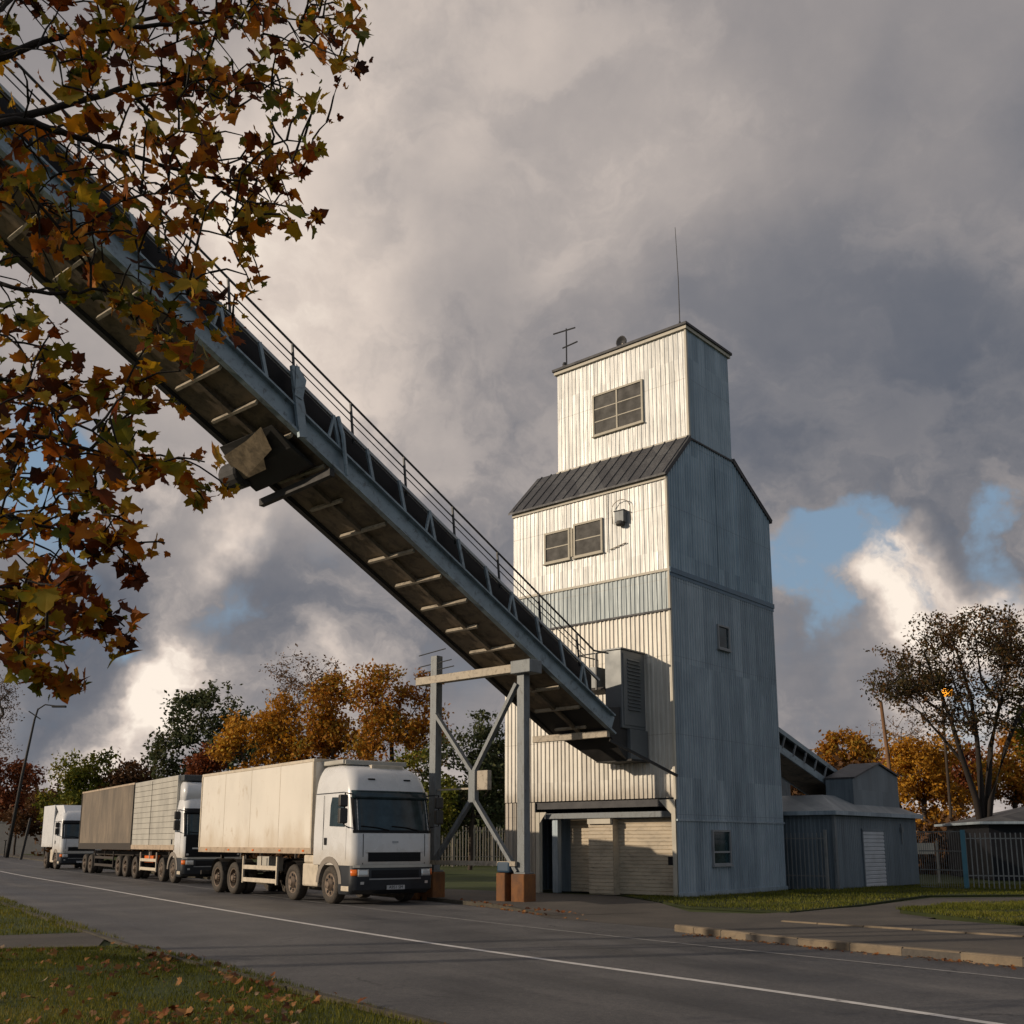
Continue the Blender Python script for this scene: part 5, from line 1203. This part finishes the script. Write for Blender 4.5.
# ------------------------------------------------------------ overhanging maple
M['lf_maple']=leafmat('maple leaves',[(.035,.016,.010),(.09,.026,.010),(.20,.05,.010),(.50,.17,.014),(.42,.26,.018),(.20,.19,.02),(.08,.10,.014),(.025,.032,.010)],.5,.6,clump=1.6)
def maple():
    base=Vector((-6.6,5.2,0)); t=empty('maple_tree',base,0,'autumn maple with orange and green leaves hanging into the upper left','tree')
    def W(px,py,Y): return Vector(at(px,py,Y))-base
    limbs=[ [(-160,70,5.6),(-60,75,5.6),(0,57,5.7),(60,36,5.8),(130,28,5.9),(200,22,6.0),(232,18,6.1)],
            [(-150,130,5.5),(-60,125,5.6),(0,120,5.6),(60,106,5.7),(130,88,5.9),(180,82,6.0),(232,78,6.1),(262,90,6.2)],
            [(-40,140,5.4),(15,120,5.5),(60,132,5.6),(110,148,5.8),(170,168,6.0),(215,178,6.1),(260,180,6.3),(300,172,6.3)],
            [(-150,250,5.5),(-60,260,5.5),(0,283,5.4),(60,293,5.5),(110,290,5.7),(150,305,5.9),(185,330,6.0)],
            [(-150,330,5.4),(-60,345,5.4),(0,378,5.3),(60,383,5.4),(100,380,5.4),(140,381,5.5)],
            [(-150,430,5.3),(-60,420,5.2),(0,434,5.1),(40,436,5.2),(90,450,5.4),(140,455,5.6),(190,462,5.7),(232,490,5.8)],
            [(-140,520,5.2),(-50,510,5.2),(0,515,5.1),(50,528,5.2),(110,540,5.4),(165,543,5.5)],
            [(-140,600,5.1),(-50,590,5.0),(0,603,5.0),(45,602,5.1),(90,620,5.3),(128,636,5.4)],
            [(-50,590,5.0),(10,640,5.0),(30,672,5.1),(50,682,5.2),(72,683,5.3)],
            [(0,160,5.9),(50,215,6.0),(90,270,6.1),(135,320,6.2),(150,345,6.3)],
            [(60,36,5.8),(140,20,6.3),(230,12,6.6),(300,20,6.8),(350,10,6.9)],
            [(130,88,5.9),(160,130,6.3),(200,200,6.5),(240,230,6.6),(262,282,6.7)],
            [(0,57,5.7),(-5,20,5.7),(10,0,5.8),(40,-30,6.0),(150,-60,6.4)],
            [(90,450,5.4),(120,420,5.5),(150,402,5.6),(178,400,5.7)], [(140,455,5.6),(170,470,5.7),(195,490,5.8),(205,500,5.8)], [(60,383,5.4),(100,400,5.5),(130,388,5.6),(160,372,5.7)], [(110,540,5.4),(130,560,5.4),(132,575,5.4)] ]
    tr=[Vector((0,0,-.1)),Vector((.05,0,1.5)),Vector((.1,.05,3)),Vector((.15,.05,4.6)),Vector((.1,.1,6.2)),Vector((.3,.1,8.)),Vector((.2,.2,9.8))]
    mb=MB(); mb.tube(tr,[.34,.28,.25,.22,.17,.11,.05],12)
    N=[]
    for i,l in enumerate(limbs):
        P=[W(*p) for p in l]
        if l[0][0]<-100:
            z=max(1.6,P[0].z-1.4); k=min(range(len(tr)),key=lambda j:abs(tr[j].z-z)); P=[tr[k]]+[tr[k].lerp(P[0],.5)+Vector((0,0,.15))]+P
        r=[.048,.042,.026,.024,.024,.024,.022,.02,.011,.014,.016,.014,.024,.010,.008,.010,.007][i]
        # resample smooth
        Q=[]
        for a in range(len(P)-1):
            p0=P[max(a-1,0)];p1=P[a];p2=P[a+1];p3=P[min(a+2,len(P)-1)]
            for j in range(5):
                u=j/5; Q.append(.5*((2*p1)+(-p0+p2)*u+(2*p0-5*p1+4*p2-p3)*u*u+(-p0+3*p1-3*p2+p3)*u**3)+Vector((random.gauss(0,.004),random.gauss(0,.004),random.gauss(0,.004))))
        Q.append(P[-1]); n=len(Q)
        mb.tube(Q,[max(.005,r*(1-.9*k/(n-1))) for k in range(n)],7,cap=False); N+=[tuple(x) for x in Q[int(n*.15):]]
    LT_=[]
    for l in limbs:
        if l[-1][0]>60 and l[-1][1]>-20:
            for a,b in zip(l[-4:],l[-3:]):
                for u in (.25,.6,.95): LT_.append(W(*[a[k]+(b[k]-a[k])*u for k in range(3)]))
    # twig targets: photo region -> points spread through depth
    poly=[(-60,-60),(330,-60),(368,10),(362,75),(318,92),(330,120),(305,175),(312,215),(298,232),(262,240),(245,262),(268,280),(255,300),(232,345),(205,350),(165,385),(150,330),(105,300),(80,330),(60,345),(95,385),(130,395),(120,430),(165,430),(235,485),(205,500),(150,480),(120,500),(168,545),(135,560),(100,545),(95,590),(132,630),(110,650),(60,655),(72,690),(35,670),(0,655),(-60,660)]
    tg=[];tries=0
    while len(tg)<820 and tries<30000:
        tries+=1
        p=(random.uniform(-60,370),random.uniform(-60,690))
        if not inside(p,poly): continue
        w=1.
        if p[1]<260: w=.8 if p[0]<110 else .95
        if 255<p[1]<400: w=.55
        if p[0]<120 and 370<p[1]<640: w=.95
        if p[0]>130 and p[1]>390: w=.6
        if random.random()<w/1.3:
            tg.append((p[0],p[1],random.uniform(4.9,6.9) if p[1]<380 else random.uniform(4.6,6.2)))
    arr=np.array(N); tips=[]
    T=[W(*p) for p in tg]
    d0=[np.min(np.linalg.norm(arr-np.array(tuple(p)),axis=1)) for p in T]
    for tt,_ in sorted(zip(T,d0),key=lambda q:q[1]):
        v=np.array(tuple(tt)); dd=np.linalg.norm(arr-v,axis=1)+np.maximum(0,arr[:,0]-v[0]+.06)*2.2
        i=int(np.argmin(dd)); a=Vector(arr[i]); L=(tt-a).length; n=max(2,int(L/.08))
        ch=[a.lerp(tt,k/n)+(Vector((random.gauss(0,.006),random.gauss(0,.006),random.gauss(0,.006)+.10*L*math.sin(math.pi*k/n))) if 0<k<n else Vector()) for k in range(n+1)]
        mb.tube(ch,[.0065*(1-.6*k/n)+.0012 for k in range(n+1)],4,cap=False); arr=np.vstack([arr,np.array([tuple(c) for c in ch[1:]])])
        tips.append((tt,(ch[-1]-ch[-2]).normalized())); 
        if n>4: tips.append((ch[n//2],(ch[-1]-ch[0]).normalized()))
    for p in LT_: tips.append((p,Vector((random.gauss(.4,.3),0,random.gauss(-.2,.5))).normalized()))
    # rest of the crown outside the photo: coarser
    far=[]
    for i in range(330):
        while True:
            v=Vector((random.uniform(-1,1),random.uniform(-1,1),random.uniform(-1,1)))
            if v.length<1: break
        p=Vector((v.x*3.6-1.2,v.y*3.6-.3,6.6+v.z*4.0))
        if p.x+base.x> -.50*(p.y+base.y)-.5 and p.y+base.y>0: continue
        far.append(p); k=min(range(2,len(tr)),key=lambda j:(tr[j]-p).length+max(0,tr[j].z-p.z+1)); a=tr[k]
        mid=a.lerp(p,.5)+Vector((0,0,.3)); mb.tube([a,mid,p],[.03,.018,.006],4,cap=False)
    mb.build('trunk','bark_dark',t,smooth=True)
    lf=MB()
    for p,dr in tips:
        near=random.random(); k=random.choice([3,3,4,5,6])
        for j in range(k):
            st=(dr*.3+Vector((random.gauss(0,.7),random.gauss(0,.7),random.gauss(-.25,.6)))).normalized()*random.uniform(.03,.09)
            q=p+st; s=random.choice([.04,.05,.06,.07,.08,.10,.11,.13,.16,.19])*(.60 if p.x+base.x>-1.6 else .68)
            nr=Vector((random.gauss(0,.8),random.gauss(-.5,.7),random.gauss(.4,.6)))
            put_leaf(lf,q,s,nr,random.uniform(0,6.28),random.uniform(.05,.4))
    for p in far:
        for j in range(16):
            q=p+Vector((random.gauss(0,.3),random.gauss(0,.3),random.gauss(0,.25))); put_leaf(lf,q,random.uniform(.09,.16),(random.gauss(0,1),random.gauss(0,1),random.gauss(.4,.6)),random.uniform(0,6.28))
    lf.build('crown','lf_maple',t)
maple()
